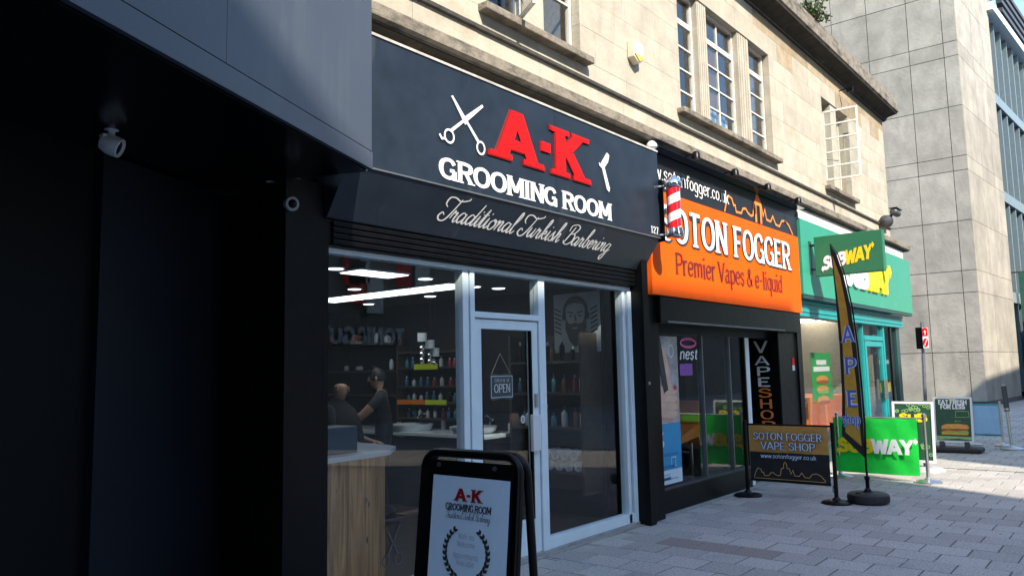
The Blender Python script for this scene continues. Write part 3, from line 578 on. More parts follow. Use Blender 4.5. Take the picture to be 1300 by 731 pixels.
rl_ = thing('round_sensor', 'small round sensor with pale rim on the dark wall', 'sensor', (P.x, P.y, P.z-.06))
c = P; q = Vector((-.25, -1, -.15)).normalized().to_track_quat('Z', 'Y').to_matrix()
b = MB(); b.lathe((0,0,0), [(.045, -.02), (.05, .02), (.044, .035), (.036, .036)], 18); b.v = [c+q@v for v in b.v]; b.build('rim', boxgrey, rl_, smooth=True)
b = MB(); b.lathe((0,0,0), [(.035, .02), (.026, .045), (.01, .055)], 16); b.v = [c+q@v for v in b.v]; b.build('lens', black, rl_, smooth=True)

# ================================================================== BARBER SHOP FRONT
bs = thing('barber_shop', 'black barber shop front with pale aluminium frames and a glazed door', 'shop front', (5.2, 0, 0))
YF = 0.0; ZH = 2.43
bx('pilaster', black, bs, 2.90, 3.199, -.10, .2, 0, 2.88); bx('pilaster_edge', black, bs, 3.2, 3.24, -.10, .2, 0, 2.65); bx('jamb_return', black, bs, 2.88, 2.99, .201, 1.0, 0, 2.88)
bx('pilaster', black, bs, 7.24, 7.36, -.20, .3, 0, 2.9, bevel=.004); bx('pilaster', black, bs, 7.36, 7.66, -.14, .3, 0, 2.6, bevel=.004)
MB().lathe((7.30, -.2, 1.45), [(.018, 0), (.016, -.012), (.006, -.014)], 12, 'Y').build('lock_cylinder', steel, bs)
sh_ = bx('shutter_box', black, bs, 3.24, 7.24, -.10, .1, ZH+.04, 2.80)
for k in range(6): bx('shutter_slat', black, bs, 3.26, 7.22, -.125, -.101, ZH+.05+k*.042, ZH+.05+k*.042+.034, bevel=.006)
def fr(name, x0, x1, z0, z1, y0=-.045, y1=.045, m=white_al, parent=None): return bx(name, m, parent or bs, x0, x1, y0, y1, z0, z1, bevel=.004)
fr('mullion', 3.24, 3.275, .02, ZH); fr('mullion', 4.615, 4.685, .02, ZH); fr('mullion', 4.70, 4.755, .02, ZH, -.05, .05)
fr('mullion', 5.615, 5.71, .02, ZH, -.05, .05); fr('mullion', 7.075, 7.13, .02, ZH); fr('mullion', 7.165, 7.235, .02, ZH, -.06, .04)
fr('top_rail', 3.24, 7.235, ZH, ZH+.038, -.05, .05)
fr('bottom_rail', 3.275, 4.615, .02, .12); fr('bottom_rail', 5.71, 7.165, .03, .125); fr('transom', 4.755, 5.615, 2.05, 2.10, -.05, .05)
bx('sill', mat('sill_conc', (.32,.32,.31), .8, var=.2), bs, 3.24, 7.24, -.07, .1, .004, .03)
for (x0, x1, z0, z1) in ((3.275, 4.615, .12, ZH), (5.71, 7.075, .125, ZH), (4.755, 5.615, 2.10, ZH)):
    bx('window_pane', glaz, bs, x0, x1, .0, .006, z0, z1)
dm = bx('door', white_al, bs, 4.765, 4.845, -.035, .03, .03, 2.04, bevel=.005)
fr('stile', 5.525, 5.605, .03, 2.04, -.035, .03, parent=dm); fr('top_rail', 4.845, 5.525, 1.96, 2.04, -.035, .03, parent=dm); fr('bottom_rail', 4.845, 5.525, .03, .32, -.035, .03, parent=dm)
bx('glass_pane', glaz, dm, 4.845, 5.525, -.003, .003, .32, 1.96)
bx('pull_plate', lt_plastic, dm, 5.47, 5.58, -.075, -.036, .90, 1.22, bevel=.008); bx('lock', steel, dm, 5.54, 5.575, -.05, -.036, 1.28, 1.40)
bx('kick_gasket', black, dm, 4.845, 4.86, -.03, -.004, .32, 1.96); bx('kick_gasket', black, dm, 5.505, 5.525, -.03, -.004, .32, 1.96)

# sign box: upright panel, sloping lower panel
sg = thing('barber_sign', 'dark navy shop sign with red A-K letters over white GROOMING ROOM', 'sign', (5.2, -.2, 2.65))
SX0, SX1, SY = 3.20, 7.40, -.35
zs, zt = 2.985, 3.925; zl, yl = 2.655, -.13
xm = PY(706, 200, SY).x; xm = 5.52
bx('upper_panel', signnavy, sg, SX0, xm-.0015, SY, -.02, zs+.008, zt); bx('upper_panel', signnavy, sg, xm+.0015, SX1, SY, -.02, zs+.008, zt)
MB().prism([(SX0, SY, zs), (SX0, yl, zl), (SX0, -.02, zl), (SX0, -.02, zs)], (SX1-SX0-.01, 0, 0)).build('sloping_panel', signnavy, sg)
bx('top_flashing', mat('aged_white', (.45, .43, .39), .6, var=.3, scale=9), sg, SX0, SX1, SY-.010, -.02, zt+.001, zt+.020)
bx('edge_trim', greym, sg, SX0, SX1+.004, SY-.006, SY+.01, zs-.004, zs+.007)
FY = SY
def on(px, py): p = PY(px, py, FY); return p
textm(sg, 'A', darkred, (4.97, FY, 3.325), FX, FZ, W=.455, H=.445, depth=.012, off=0, wv=2.9, wh=2.2, serif=1.25, name='letter_edge')
textm(sg, 'A', red, (4.97, FY-.013, 3.335), FX, FZ, W=.43, H=.425, depth=.004, off=0, wv=2.75, wh=2.05, serif=1.2, name='letter', per=True)
textm(sg, 'K', darkred, (5.74, FY, 3.325), FX, FZ, W=.44, H=.445, depth=.012, off=0, wv=2.8, wh=2.2, serif=1.2, name='letter_edge')
textm(sg, 'K', red, (5.74, FY-.013, 3.335), FX, FZ, W=.415, H=.425, depth=.004, off=0, wv=2.65, wh=2.05, serif=1.15, name='letter', per=True)
bx('letter', red, sg, 5.30, 5.43, FY-.017, FY, 3.505, 3.59)
textm(sg, 'GROOMING ROOM', white, (5.235, FY, 3.04), FX, FZ, W=2.36, H=.165, depth=.006, off=0, wv=2.05, wh=1.6, serif=.75, gap=1.1, sp=3.5, per=True)
sv = Vector((0, SY-yl, zs-zl)).normalized(); so = Vector((5.36, (SY+yl)/2, (zs+zl)/2))
textm(sg, 'Traditional Turkish Barbering', white, so-sv*.065, FX, sv, W=2.40, H=.20, depth=.002, off=.002, wv=.85, wh=.55, script=True, gap=.1, sp=2.6, slant=.18, name='script_lettering', n=8)
textm(sg, '127', white, (7.27, FY, 3.02), FX, FZ, W=.15, H=.075, wv=1.8, wh=1.1, serif=.6, name='house_number')
# scissors
def rib2(parent, name, m, pts, wd, o, u=FX, v=FZ, off=.002, depth=.008, closed=False):
    u = Vector(u); v = Vector(v); nn = u.cross(v); o = Vector(o); L, Rr = ribbon(pts, closed, wd, wd); n = len(L); b = MB()
    f = [o+u*p[0]+v*p[1]+nn*(off+depth) for p in L]+[o+u*p[0]+v*p[1]+nn*(off+depth) for p in Rr]
    b.add(f, [(i, (i+1) % n, n+(i+1) % n, n+i) for i in range(n if closed else n-1)]); return b.build(name, m, parent)
def taper(parent, name, m, a, c, w0, w1, o, off, u=FX, v=FZ):
    d = Vector((c[0]-a[0], c[1]-a[1])).normalized(); nx, ny = -d.y, d.x
    return poly(parent, name, m, [(a[0]+nx*w0, a[1]+ny*w0), (c[0]+nx*w1, c[1]+ny*w1), (c[0]-nx*w1, c[1]-ny*w1), (a[0]-nx*w0, a[1]-ny*w0)], o, u, v, off, .008)
o_ = (4.32, FY, 3.5)
taper(sg, 'scissor_blade', white, (.17, -.10), (-.13, .20), .014, .007, o_, .0); taper(sg, 'scissor_blade', white, (.03, .02), (-.13, .20), .022, .010, o_, .001)
taper(sg, 'scissor_blade', white, (-.15, -.08), (.22, .21), .012, .007, o_, .0025); taper(sg, 'scissor_blade', white, (-.01, .03), (.22, .21), .022, .010, o_, .0035)
rib2(sg, 'scissor_ring', white, ell(.19, -.14, .045, .05), .016, o_, closed=True); rib2(sg, 'scissor_ring', white, ell(-.17, -.125, .05, .05), .016, o_, closed=True, off=.004)
rib2(sg, 'finger_rest', white, [(-.21, -.15), (-.25, -.16), (-.275, -.13)], .018, o_, off=.0045)
# razor
o_ = (6.33, FY, 3.52)
poly(sg, 'razor_blade', white, [(-.075, .02), (-.065, .06), (.05, .19), (.085, .17), (.06, .10), (-.03, .01)], o_, FX, FZ, 0, .008)
poly(sg, 'razor_handle', white, [(-.055, .02), (-.01, .03), (.075, -.165), (.06, -.20), (.025, -.18)], o_, FX, FZ, .0015, .008)
rib2(sg, 'razor_tang', white, [(-.05, .03), (-.09, .035), (-.105, .06)], .016, o_, off=.003)
b = MB().lathe((SX1-.02, -.30, zt+.075), [(.015, -.05), (.03, -.04), (.06, -.01), (.06, .02), (.03, .055), (.005, .06)], 14); lp = tag(b.build('sign_lamp', lt_plastic, None, smooth=True), 'small white bulkhead lamp on the corner of the navy barber sign', 'lamp'); rebase(lp)

# barber pole on the end of the sign
p = PY(855, 258, -.52); 
bp_ = thing('barber_pole', 'red and white striped barber pole with chrome ends on the sign end', 'barber pole', (p.x, -.5, p.z-.3))
cx, cy = p.x, -.52; zb = PY(855, 290, -.52).z; zt2 = PY(852, 237, -.52).z; r_ = .074
def pole_mat():
    m = bpy.data.materials.new('pole_stripes'); m.use_nodes = True; n = m.node_tree.nodes; l = m.node_tree.links; b = n['Principled BSDF']; b.inputs['Roughness'].default_value = .12; b.inputs['Coat Weight'].default_value = 1
    tc = n.new('ShaderNodeTexCoord'); sp = n.new('ShaderNodeSeparateXYZ'); l.new(tc.outputs['Object'], sp.inputs[0])
    at = n.new('ShaderNodeMath'); at.operation = 'ARCTAN2'
    ax = n.new('ShaderNodeMath'); ax.operation = 'SUBTRACT'; ax.inputs[1].default_value = 0; l.new(sp.outputs[0], ax.inputs[0]); ay = n.new('ShaderNodeMath'); ay.operation = 'SUBTRACT'; ay.inputs[1].default_value = cy+.5; l.new(sp.outputs[1], ay.inputs[0])
    l.new(ay.outputs[0], at.inputs[0]); l.new(ax.outputs[0], at.inputs[1])
    a1 = n.new('ShaderNodeMath'); a1.operation = 'DIVIDE'; a1.inputs[1].default_value = 2*math.pi; l.new(at.outputs[0], a1.inputs[0])
    z1 = n.new('ShaderNodeMath'); z1.operation = 'MULTIPLY'; z1.inputs[1].default_value = -5.4; l.new(sp.outputs[2], z1.inputs[0])
    s = n.new('ShaderNodeMath'); s.operation = 'ADD'; l.new(a1.outputs[0], s.inputs[0]); l.new(z1.outputs[0], s.inputs[1])
    f = n.new('ShaderNodeMath'); f.operation = 'FRACT'; l.new(s.outputs[0], f.inputs[0])
    g_ = n.new('ShaderNodeMath'); g_.operation = 'GREATER_THAN'; g_.inputs[1].default_value = .5; l.new(f.outputs[0], g_.inputs[0])
    mx = n.new('ShaderNodeMix'); mx.data_type = 'RGBA'; mx.inputs[6].default_value = (.75, .01, .02, 1); mx.inputs[7].default_value = (.8, .8, .8, 1); l.new(g_.outputs[0], mx.inputs[0]); l.new(mx.outputs[2], b.inputs['Base Color']); return m
MB().lathe((cx, cy, 0), [(r_, zb), (r_, zt2)], 28).build('striped_cylinder', pole_mat(), bp_, smooth=True)
MB().lathe((cx, cy, zt2), [(r_+.012, -.005), (r_+.022, .01), (r_+.022, .05), (r_+.01, .065), (r_, .085), (r_*.5, .12), (.006, .13)], 24).build('top_cap', chrome, bp_, smooth=True)
MB().lathe((cx, cy, zb), [(r_*.85, -.105), (r_+.01, -.095), (r_+.02, -.07), (r_+.02, -.035), (r_+.012, -.01), (r_+.012, .004)], 24).build('bottom_cap', chrome, bp_, smooth=True)
for z in (zt2+.03, zb-.05): MB().tube([(cx, cy+.05, z), (7.42, -.40, z), (7.40, -.345, z)], .016, 8).build('bracket', chrome, bp_, smooth=True)
bx('back_plate', black, bp_, 7.402, 7.42, -.40, -.30, zb-.12, zt2+.1)

# A-frame board on the pavement
def aboard(label, X, y0, y1, ztop, zbot, group=None):
    t = thing('pavement_board', label, 'pavement sign', (X, (y0+y1)/2, 0)); 
    def hoop(dx0, dx1, name):
        b = MB(); r = .022; rc = .09; P = []
        pts = [(y0, zbot), (y0, ztop-rc)]+[(y0-rc+rc*math.cos(a), ztop-rc+rc*math.sin(a)) for a in [math.pi*k/14 for k in range(1, 8)]]+[(y1+rc+rc*math.cos(a), ztop-rc+rc*math.sin(a)) for a in [math.pi/2+math.pi*k/14 for k in range(0, 7)]]+[(y1, ztop-rc), (y1, zbot)]
        for y, z in pts:
            k = (ztop-z)/(ztop-zbot); P.append((X+dx0+(dx1-dx0)*k, y, z))
        return b.tube(P, r, 10).build(name, black, t, smooth=True)
    hoop(0, -.12, 'front_hoop'); hoop(.045, .12, 'rear_hoop')
    return t
AX = 3.12; ay0 = PXX(541, 600, AX).y; ay1 = PXX(662, 620, AX).y
aw = aboard('black framed pavement board with white A-K GROOMING ROOM poster', AX, ay0, ay1, 1.165, .02)
tv = Vector((.12, 0, 1.145)).normalized(); nn = Vector((0,-1,0)).cross(tv)
o_ = Vector((AX-.01, (ay0+ay1)/2, 1.165)); W_ = abs(ay1-ay0)
def bq(a, d): return o_+Vector((0, -a, 0))-tv*d      # a to the right, d down the board
MB().prism([bq(-W_/2+.02, .035), bq(W_/2-.02, .035), bq(W_/2-.02, 1.12), bq(-W_/2+.02, 1.12)], nn*.02).build('backing_panel', black, aw)
MB().prism([bq(-.235, .115), bq(.305, .115), bq(.305, 1.0), bq(-.235, 1.0)], nn*.024).build('poster', poster_w, aw)
BO = .035
for k in (-.2, .2): MB().tube([bq(k, .06)+nn*.02, bq(k, .06)+nn*.03], .012, 8).build('fixing', dkgrey, aw)
def at_(d, a=.035): return bq(a, d)+nn*.024
textm(aw, 'A-K', darkred, at_(.238), NX, tv, W=.178, H=.064, wv=2.7, wh=2.0, serif=1.0, name='heading'); 
textm(aw, 'GROOMING ROOM', inkdark, at_(.288), NX, tv, W=.32, H=.036, wv=2.0, wh=1.6, serif=.7, sp=3, name='subheading')
textm(aw, 'Traditional Turkish Barbering', inkdark, at_(.328), NX, tv, W=.31, H=.040, wv=.7, wh=.5, script=True, gap=.1, slant=.2, sp=2.4, name='script_line')
for d, s, ww in ((.425, 'Walk-ins', .115), (.465, 'Welcome', .125), (.522, 'Appointments', .18), (.557, 'Available', .125), (.665, '10% student discount', .27)):
    textm(aw, s, inkgrey, at_(d), NX, tv, W=ww, H=.030, wv=.8, wh=.7, gap=.8, name='notice_line')
b = MB()
for sgn in (-1, 1):
    for k in range(11):
        th = R(-72)+R(122)*k/10; cxx = sgn*.150*math.cos(th); cyy = .135*math.sin(th)+.145
        a_ = math.atan2(.145*math.cos(th), -sgn*.150*math.sin(th))
        for dd, sc_ in ((.45, 1), (-.45, .8)):
            aa = a_+sgn*dd*1.0; L_ = .046*(1-.02*k)*sc_; e = (math.cos(aa), math.sin(aa)); nrm = (-e[1], e[0])
            pts = [(cxx, cyy), (cxx+e[0]*L_*.5+nrm[0]*.0095, cyy+e[1]*L_*.5+nrm[1]*.0095), (cxx+e[0]*L_, cyy+e[1]*L_), (cxx+e[0]*L_*.5-nrm[0]*.0095, cyy+e[1]*L_*.5-nrm[1]*.0095)]
            oo = at_(.64); b.add([oo+Vector((0,-1,0))*q[0]+tv*q[1]+nn*(.003+.0004*((k*2+(dd > 0)) % 5)) for q in pts], [(0,1,2,3)])
b.build('laurel_wreath', inkdark, aw)
# ================================================================== BARBER SHOP INTERIOR
it = bs
IY1, IZ, IX0, IX1 = 6.2, 2.52, 3.0, 7.23
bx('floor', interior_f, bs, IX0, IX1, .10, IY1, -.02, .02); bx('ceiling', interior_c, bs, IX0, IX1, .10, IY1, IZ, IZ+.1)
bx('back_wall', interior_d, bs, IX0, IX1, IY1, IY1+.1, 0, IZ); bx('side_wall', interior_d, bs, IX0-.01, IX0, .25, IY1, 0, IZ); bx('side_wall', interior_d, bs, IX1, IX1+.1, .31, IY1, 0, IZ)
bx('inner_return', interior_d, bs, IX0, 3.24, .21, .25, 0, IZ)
# ceiling lights that are on
def panel_light(x0, x1, y0, y1, label, grp):
    t = thing('ceiling_panel_light', label, 'ceiling light', ((x0+x1)/2, (y0+y1)/2, IZ-.03), grp)
    bx('frame', white_al, t, x0-.015, x1+.015, y0-.015, y1+.015, IZ-.018, IZ-.001); bx('diffuser', sconce, t, x0, x1, y0, y1, IZ-.024, IZ-.018)
pr = [PZ(408, 383, IZ-.02), PZ(588, 362, IZ-.02)]
xr = (pr[0].x+pr[1].x)/2; ya, yb = pr[1].y, pr[0].y
for k in range(4):
    q0 = ya+(yb-ya)*k/4; q1 = ya+(yb-ya)*(k+1)/4
    panel_light(xr-.19, xr+.19, q0+.02, q1-.02, ['nearest', 'second', 'third', 'farthest'][k]+' lit panel of the long ceiling row inside the barber shop', 'ceiling panels in the barber shop')
p = PZ(476, 348, IZ-.02); panel_light(p.x-.28, p.x+.28, p.y-.14, p.y+.14, 'single lit ceiling panel nearest the barber window', 'ceiling panels in the barber shop')
for i, (a, c) in enumerate(((426, 341), (540, 354), (450, 367), (546, 376), (468, 386), (602, 364), (633, 366))):
    p = PZ(a, c, IZ-.01); t = thing('downlight', 'small round lit downlight, %s counted across the barber ceiling' % ['first', 'fourth', 'second', 'fifth', 'third', 'sixth', 'last'][i], 'downlight', (p.x, p.y, IZ-.02), 'downlights in the barber shop')
    MB().lathe((p.x, p.y, IZ), [(.085, -.012), (.085, -.001)], 18).build('rim', lt_plastic, t); MB().lathe((p.x, p.y, IZ), [(.065, -.016), (.07, -.0125)], 18).build('lamp', sconce, t)
# reception counter: straight run behind the window, rounded end
ct = thing('reception_counter', 'curved reception counter with knotty plank front and pale top', 'counter', (3.6, .6, 0))
pts = [(3.10, .26), (3.3, .26), (3.5, .26), (3.7, .265), (3.88, .28), (4.04, .32), (4.17, .40), (4.26, .52), (4.31, .68), (4.33, .86), (4.33, 1.05)]
ZC = .985
for a, c in zip(pts[:-1], pts[1:]):
    d = Vector((c[0]-a[0], c[1]-a[1], 0)); n_ = Vector((d.y, -d.x, 0)).normalized()*.02; A = Vector((*a, .03)); B = Vector((*c, .03)); e = d.normalized()*.003
    MB().prism([A+e, B-e, B-e-n_, A+e-n_], (0, 0, ZC-.03)).build('plank', wood, ct)
top = [(x+(.06 if x > 4.0 else .0)+(.05 if x > 4.2 else 0), y-.06+(.03 if x > 4.1 else 0)) for x, y in pts]+[(3.9, 1.2), (3.9, .75), (3.10, .75)]
MB().prism([(x, y, ZC) for x, y in top], (0, 0, .035)).build('counter_top', mat('counter_top', (.42, .47, .52), .3, var=.08), ct, bevel=.004)
# till box on the counter
tb = thing('till_screen', 'dark blue box-shaped till on the reception counter', 'till', (3.5, .5, ZC+.035)); p0 = PY(409, 570, .42); p1 = PY(452, 540, .42)
bx('case', mat('till_blue', (.02, .045, .07), .3), tb, p0.x-.1, p1.x, .40, .66, ZC+.036, p1.z, bevel=.01); bx('stand_plate', black, tb, p0.x-.05, p1.x+.02, .38, .68, ZC+.035, ZC+.0365); 
# people
def figure(name, label, sk, loc, cat='person', hairpts=None, mats=(shirt, skin, jeans, hair)):
    """one continuous skinned body; sk: dict joint -> (pos, radius, parent, material)"""
    me = bpy.data.meshes.new(name); idx = {k: i for i, k in enumerate(sk)}
    me.from_pydata([Vector(v[0]) for v in sk.values()], [(idx[k], idx[v[2]]) for k, v in sk.items() if v[2]], [])
    o = bpy.data.objects.new(name, me); COL.objects.link(o); sm = o.modifiers.new('skin', 'SKIN'); sm.use_smooth_shade = True; sm.branch_smoothing = .3
    for i, (k, v) in enumerate(sk.items()): me.skin_vertices[0].data[i].radius = v[1] if isinstance(v[1], tuple) else (v[1], v[1]); me.skin_vertices[0].data[i].use_root = (i == 0)
    ss = o.modifiers.new('sub', 'SUBSURF'); ss.levels = ss.render_levels = 2
    dg = bpy.context.evaluated_depsgraph_get(); ev = bpy.data.meshes.new_from_object(o.evaluated_get(dg)); o.modifiers.clear(); o.data = ev
    for m in mats: ev.materials.append(m)
    segs = [(Vector(v[0]), Vector(sk[v[2]][0]), v[3]) for k, v in sk.items() if v[2]]
    for f in ev.polygons:
        c = f.center; best = min(segs, key=lambda s: (c-(s[0]+(s[1]-s[0])*max(0, min(1, (c-s[0]).dot(s[1]-s[0])/max(1e-6, (s[1]-s[0]).length_squared))))).length); f.material_index = best[2]; f.use_smooth = True
    o.location = loc; o['label'] = label; o['category'] = cat; return o
def head_parts(o, c, face, r, m_hair, hairline=True, bald=False):
    """hair cap, ears, nose on a head at c (local)"""
    c = Vector(c); face = Vector(face).normalized(); side = Vector((0,0,1)).cross(face)
    b = MB(); n = 12; vs = []
    for i in range(7):
        for k in range(n):
            th = math.pi*.5*i/6*1.25; a = 2*math.pi*k/n; v = Vector((math.sin(th)*math.cos(a), math.sin(th)*math.sin(a), math.cos(th)))
            back = -(face*math.cos(0)).dot(v); q = c+Vector((v.x*r*1.13, v.y*r*1.13, v.z*r*1.28+.012))-face*.012
            if (v.dot(face) > .55 and th > .8): q = c+Vector((v.x*r*.9, v.y*r*.9, v.z*r*.9))
            vs.append(q)
    fs = [(i*n+k, i*n+(k+1) % n, (i+1)*n+(k+1) % n, (i+1)*n+k) for i in range(6) for k in range(n)]
    if not bald:
        b.add(vs, fs); b.v = [v+o.location for v in b.v]; b.build('hair', m_hair, o, smooth=True)
    b = MB().lathe(c+side*r*.98+o.location, [(.004, -.03), (.016, -.015), (.018, .012), (.006, .028)], 8); b.lathe(c-side*r*.98+o.location, [(.004, -.03), (.016, -.015), (.018, .012), (.006, .028)], 8); b.build('ear', skin, o, smooth=True)
    MB().lathe(c+face*r*1.04+Vector((0,0,-.01))+o.location, [(.012, -.022), (.016, -.012), (.007, .03)], 8).build('nose', skin, o, smooth=True)
    e = MB()
    for s_ in (-1, 1): e.lathe(c+face*r*.93+side*s_*.032+Vector((0,0,.018))+o.location, [(.003, -.006), (.010, 0), (.003, .006)], 8)
    e.build('eye', hair, o)
    bx('mouth', darkred, o, *(lambda q: (q.x-.018, q.x+.018, q.y-.018, q.y+.018, q.z-.005, q.z+.004))(c+face*r*.86+Vector((0,0,-.062))+o.location))
P = PY(487, 482, 2.6)
bl = Vector((P.x, P.y, 0)); D_ = Vector((-.70, .66, 0)).normalized(); Sd = Vector((0,0,1)).cross(D_)      # facing left, a little inwards
def V(f, s, z): q = D_*f+Sd*s; return (q.x, q.y, z)
def arms(sk, s, sh_z, el, wr, tips):
    sk['sh%d' % s] = (V(.02, s*.17, sh_z), .072, 'chest', 0); sk['ua%d' % s] = (V(*el[0]), .058, 'sh%d' % s, 0); sk['el%d' % s] = (V(*el[1]), .047, 'ua%d' % s, 1)
    sk['wr%d' % s] = (V(*wr), .030, 'el%d' % s, 1); w_ = Vector(wr); sk['pm%d' % s] = (V(w_.x+.06, w_.y, w_.z-.008), (.040, .022), 'wr%d' % s, 1)
    for k in range(4):
        y = w_.y+(k-1.5)*.021; L_ = (.058, .068, .066, .050)[k]
        sk['f%d%da' % (s, k)] = (V(w_.x+.10, y, w_.z-.012), .0095, 'pm%d' % s, 1); sk['f%d%db' % (s, k)] = (V(w_.x+.10+L_*.6, y, w_.z-.028), .0085, 'f%d%da' % (s, k), 1); sk['f%d%dc' % (s, k)] = (V(w_.x+.10+L_*.8, y, w_.z-.058), .007, 'f%d%db' % (s, k), 1)
    sk['t%da' % s] = (V(w_.x+.055, w_.y-s*.045, w_.z-.015), .011, 'pm%d' % s, 1); sk['t%db' % s] = (V(w_.x+.095, w_.y-s*.05, w_.z-.035), .009, 't%da' % s, 1)
sk = {'pelvis': (V(-.02, 0, .96), (.165, .12), None, 2), 'waist': (V(-.01, 0, 1.12), (.15, .11), 'pelvis', 0), 'chest': (V(.02, 0, 1.36), (.17, .125), 'waist', 0), 'neck': (V(.05, 0, 1.50), .058, 'chest', 1), 'head': (V(.085, 0, 1.60), (.082, .095), 'neck', 1), 'crown': (V(.08, 0, 1.69), (.074, .085), 'head', 1)}
for s in (-1, 1):
    sk['hip%d' % s] = (V(0, s*.10, .90), .10, 'pelvis', 2); sk['kn%d' % s] = (V(.03, s*.11, .50), .065, 'hip%d' % s, 2); sk['an%d' % s] = (V(-.02, s*.11, .09), .045, 'kn%d' % s, 2); sk['toe%d' % s] = (V(.16, s*.13, .035), .035, 'an%d' % s, 2)
    arms(sk, s, 1.43, [(.14, s*.23, 1.30), (.27, s*.22, 1.18)], (.52, s*.10, 1.13), None)
sk = {k: (tuple(c*.95 for c in v[0]), v[1], v[2], v[3]) for k, v in sk.items()}
br_ = figure('person', 'person in dark t-shirt leaning forward with both arms stretched out over a client', sk, bl); head_parts(br_, V(.081, 0, 1.553), D_, .086, hair)
P = PY(428, 500, 2.75); cl_ = Vector((P.x, P.y, .0)); D_ = Vector((.35, -.9, 0)).normalized(); Sd = Vector((0,0,1)).cross(D_)
zo = -.16
sk = {'pelvis': (V(-.02, 0, .66), (.17, .13), None, 0), 'waist': (V(-.02, 0, .86), (.17, .13), 'pelvis', 0), 'chest': (V(0, 0, 1.16), (.19, .135), 'waist', 0), 'neck': (V(.02, 0, 1.32), .060, 'chest', 1), 'head': (V(.05, 0, 1.42), (.084, .096), 'neck', 1), 'crown': (V(.045, 0, 1.515), (.076, .086), 'head', 1)}
for s in (-1, 1):
    sk['hip%d' % s] = (V(.03, s*.11, .62), .11, 'pelvis', 2); sk['kn%d' % s] = (V(.45, s*.13, .58), .075, 'hip%d' % s, 2); sk['an%d' % s] = (V(.50, s*.12, .16), .05, 'kn%d' % s, 2); sk['toe%d' % s] = (V(.66, s*.13, .12), .035, 'an%d' % s, 2)
    arms(sk, s, 1.24, [(.08, s*.25, 1.05), (.12, s*.25, .90)], (.34, s*.16, .86), None)
cu = figure('person', 'seated person in a black barber cape behind the till', sk, cl_); head_parts(cu, V(.05, 0, 1.455), D_, .087, hair, bald=True)
cq = MB().lathe((cl_.x, cl_.y, 0), [(.30, .62), (.31, .80), (.285, .98), (.25, 1.12), (.20, 1.22), (.12, 1.285), (.075, 1.33), (.070, 1.345)], 24); cq.build('cape', blackcloth, cu, smooth=True)
bc = thing('barber_chair', 'black padded barber chair under the seated client', 'chair', (cl_.x, cl_.y, 0))
MB().lathe((cl_.x, cl_.y, 0), [(.30, .021), (.30, .05), (.06, .08), (.05, .40)], 20).build('pedestal', chrome, bc, smooth=True)
bx('seat', black, bc, cl_.x-.27, cl_.x+.27, cl_.y-.30, cl_.y+.25, .40, .53, bevel=.03); bx('backrest', black, bc, cl_.x-.26, cl_.x+.26, cl_.y+.18, cl_.y+.26, .55, 1.15, bevel=.03)
bx('footrest', chrome, bc, cl_.x-.1, cl_.x+.36, cl_.y-.72, cl_.y-.5, .06, .09)
for s in (-1, 1): bx('armrest', black, bc, cl_.x+s*.31-.03, cl_.x+s*.31+.03, cl_.y-.2, cl_.y+.2, .70, .76, bevel=.015)
# product rack on the right wall above the basins
ORD = ['first', 'second', 'third', 'fourth', 'fifth', 'sixth', 'seventh', 'eighth', 'ninth', 'tenth']
cb = thing('product_rack', 'dark wall rack of small products with orange and lime price strips', 'rack', (7.1, 2.8, 1.0))
RX = 6.98; ra, rb2 = PXX(582, 470, RX).y, PXX(503, 470, RX).y
bx('back', interior_d, cb, 7.20, 7.226, ra, rb2, .98, 1.98)
for s in (ra, rb2-.03): bx('side', shelf_m, cb, RX, 7.20, s, s+.03, .98, 1.98)
zsh = [1.02, 1.22, 1.42, 1.66, 1.86]
for z in zsh: bx('shelf', shelf_m, cb, RX, 7.20, ra+.03, rb2-.03, z, z+.02)
ym = (ra+rb2)/2; limes = mat('lime_strip', (.60, .70, .02), .5)
bx('price_strip', mat('orange_strip', (.85, .22, .02), .5), cb, RX-.014, RX-.001, ym+.02, rb2-.03, 1.21, 1.27); bx('price_strip', limes, cb, RX-.014, RX-.001, ra+.2, ym+.01, 1.21, 1.27); bx('price_strip', limes, cb, RX-.014, RX-.001, ra+.35, rb2-.35, 1.65, 1.72)
# bottles
bcol = [mat('bottle_blue', (.05, .16, .28), .25), mat('bottle_white', (.6, .62, .64), .3), mat('bottle_red', (.35, .03, .03), .3), mat('bottle_amber', (.22, .10, .03), .25), black, mat('bottle_teal', (.05, .25, .28), .25)]
bname = ['blue', 'white', 'red', 'amber', 'black', 'teal']
def bottle(x, y, z, hgt, r, ci, label, grp, pump=False):
    t = thing('product_bottle', bname[ci]+' '+label, 'bottle', (x, y, z), grp)
    MB().lathe((x, y, z), [(r*.9, .0005), (r, .01), (r, hgt*.62), (r*.8, hgt*.70), (r*.35, hgt*.76), (r*.35, hgt*.82)], 12).build('body', bcol[ci], t, smooth=True)
    MB().lathe((x, y, z), [(r*.42, hgt*.82), (r*.42, hgt)], 10).build('cap', bcol[(ci+1) % 2], t, smooth=True)
rc_ = random.Random(21)
for zi, z in enumerate(zsh[:4]):
    for k in range(8): bottle(7.04+rc_.uniform(0, .06), ra+.12+(rb2-ra-.22)*k/7.2, z+.0205, rc_.uniform(.10, .14), .026, rc_.choice([1, 1, 4, 0, 2, 5]), 'bottle, %s from the window on the %s tier of the product rack' % (ORD[k], ['lowest', 'second', 'third', 'upper'][zi]), 'bottles in the product rack')
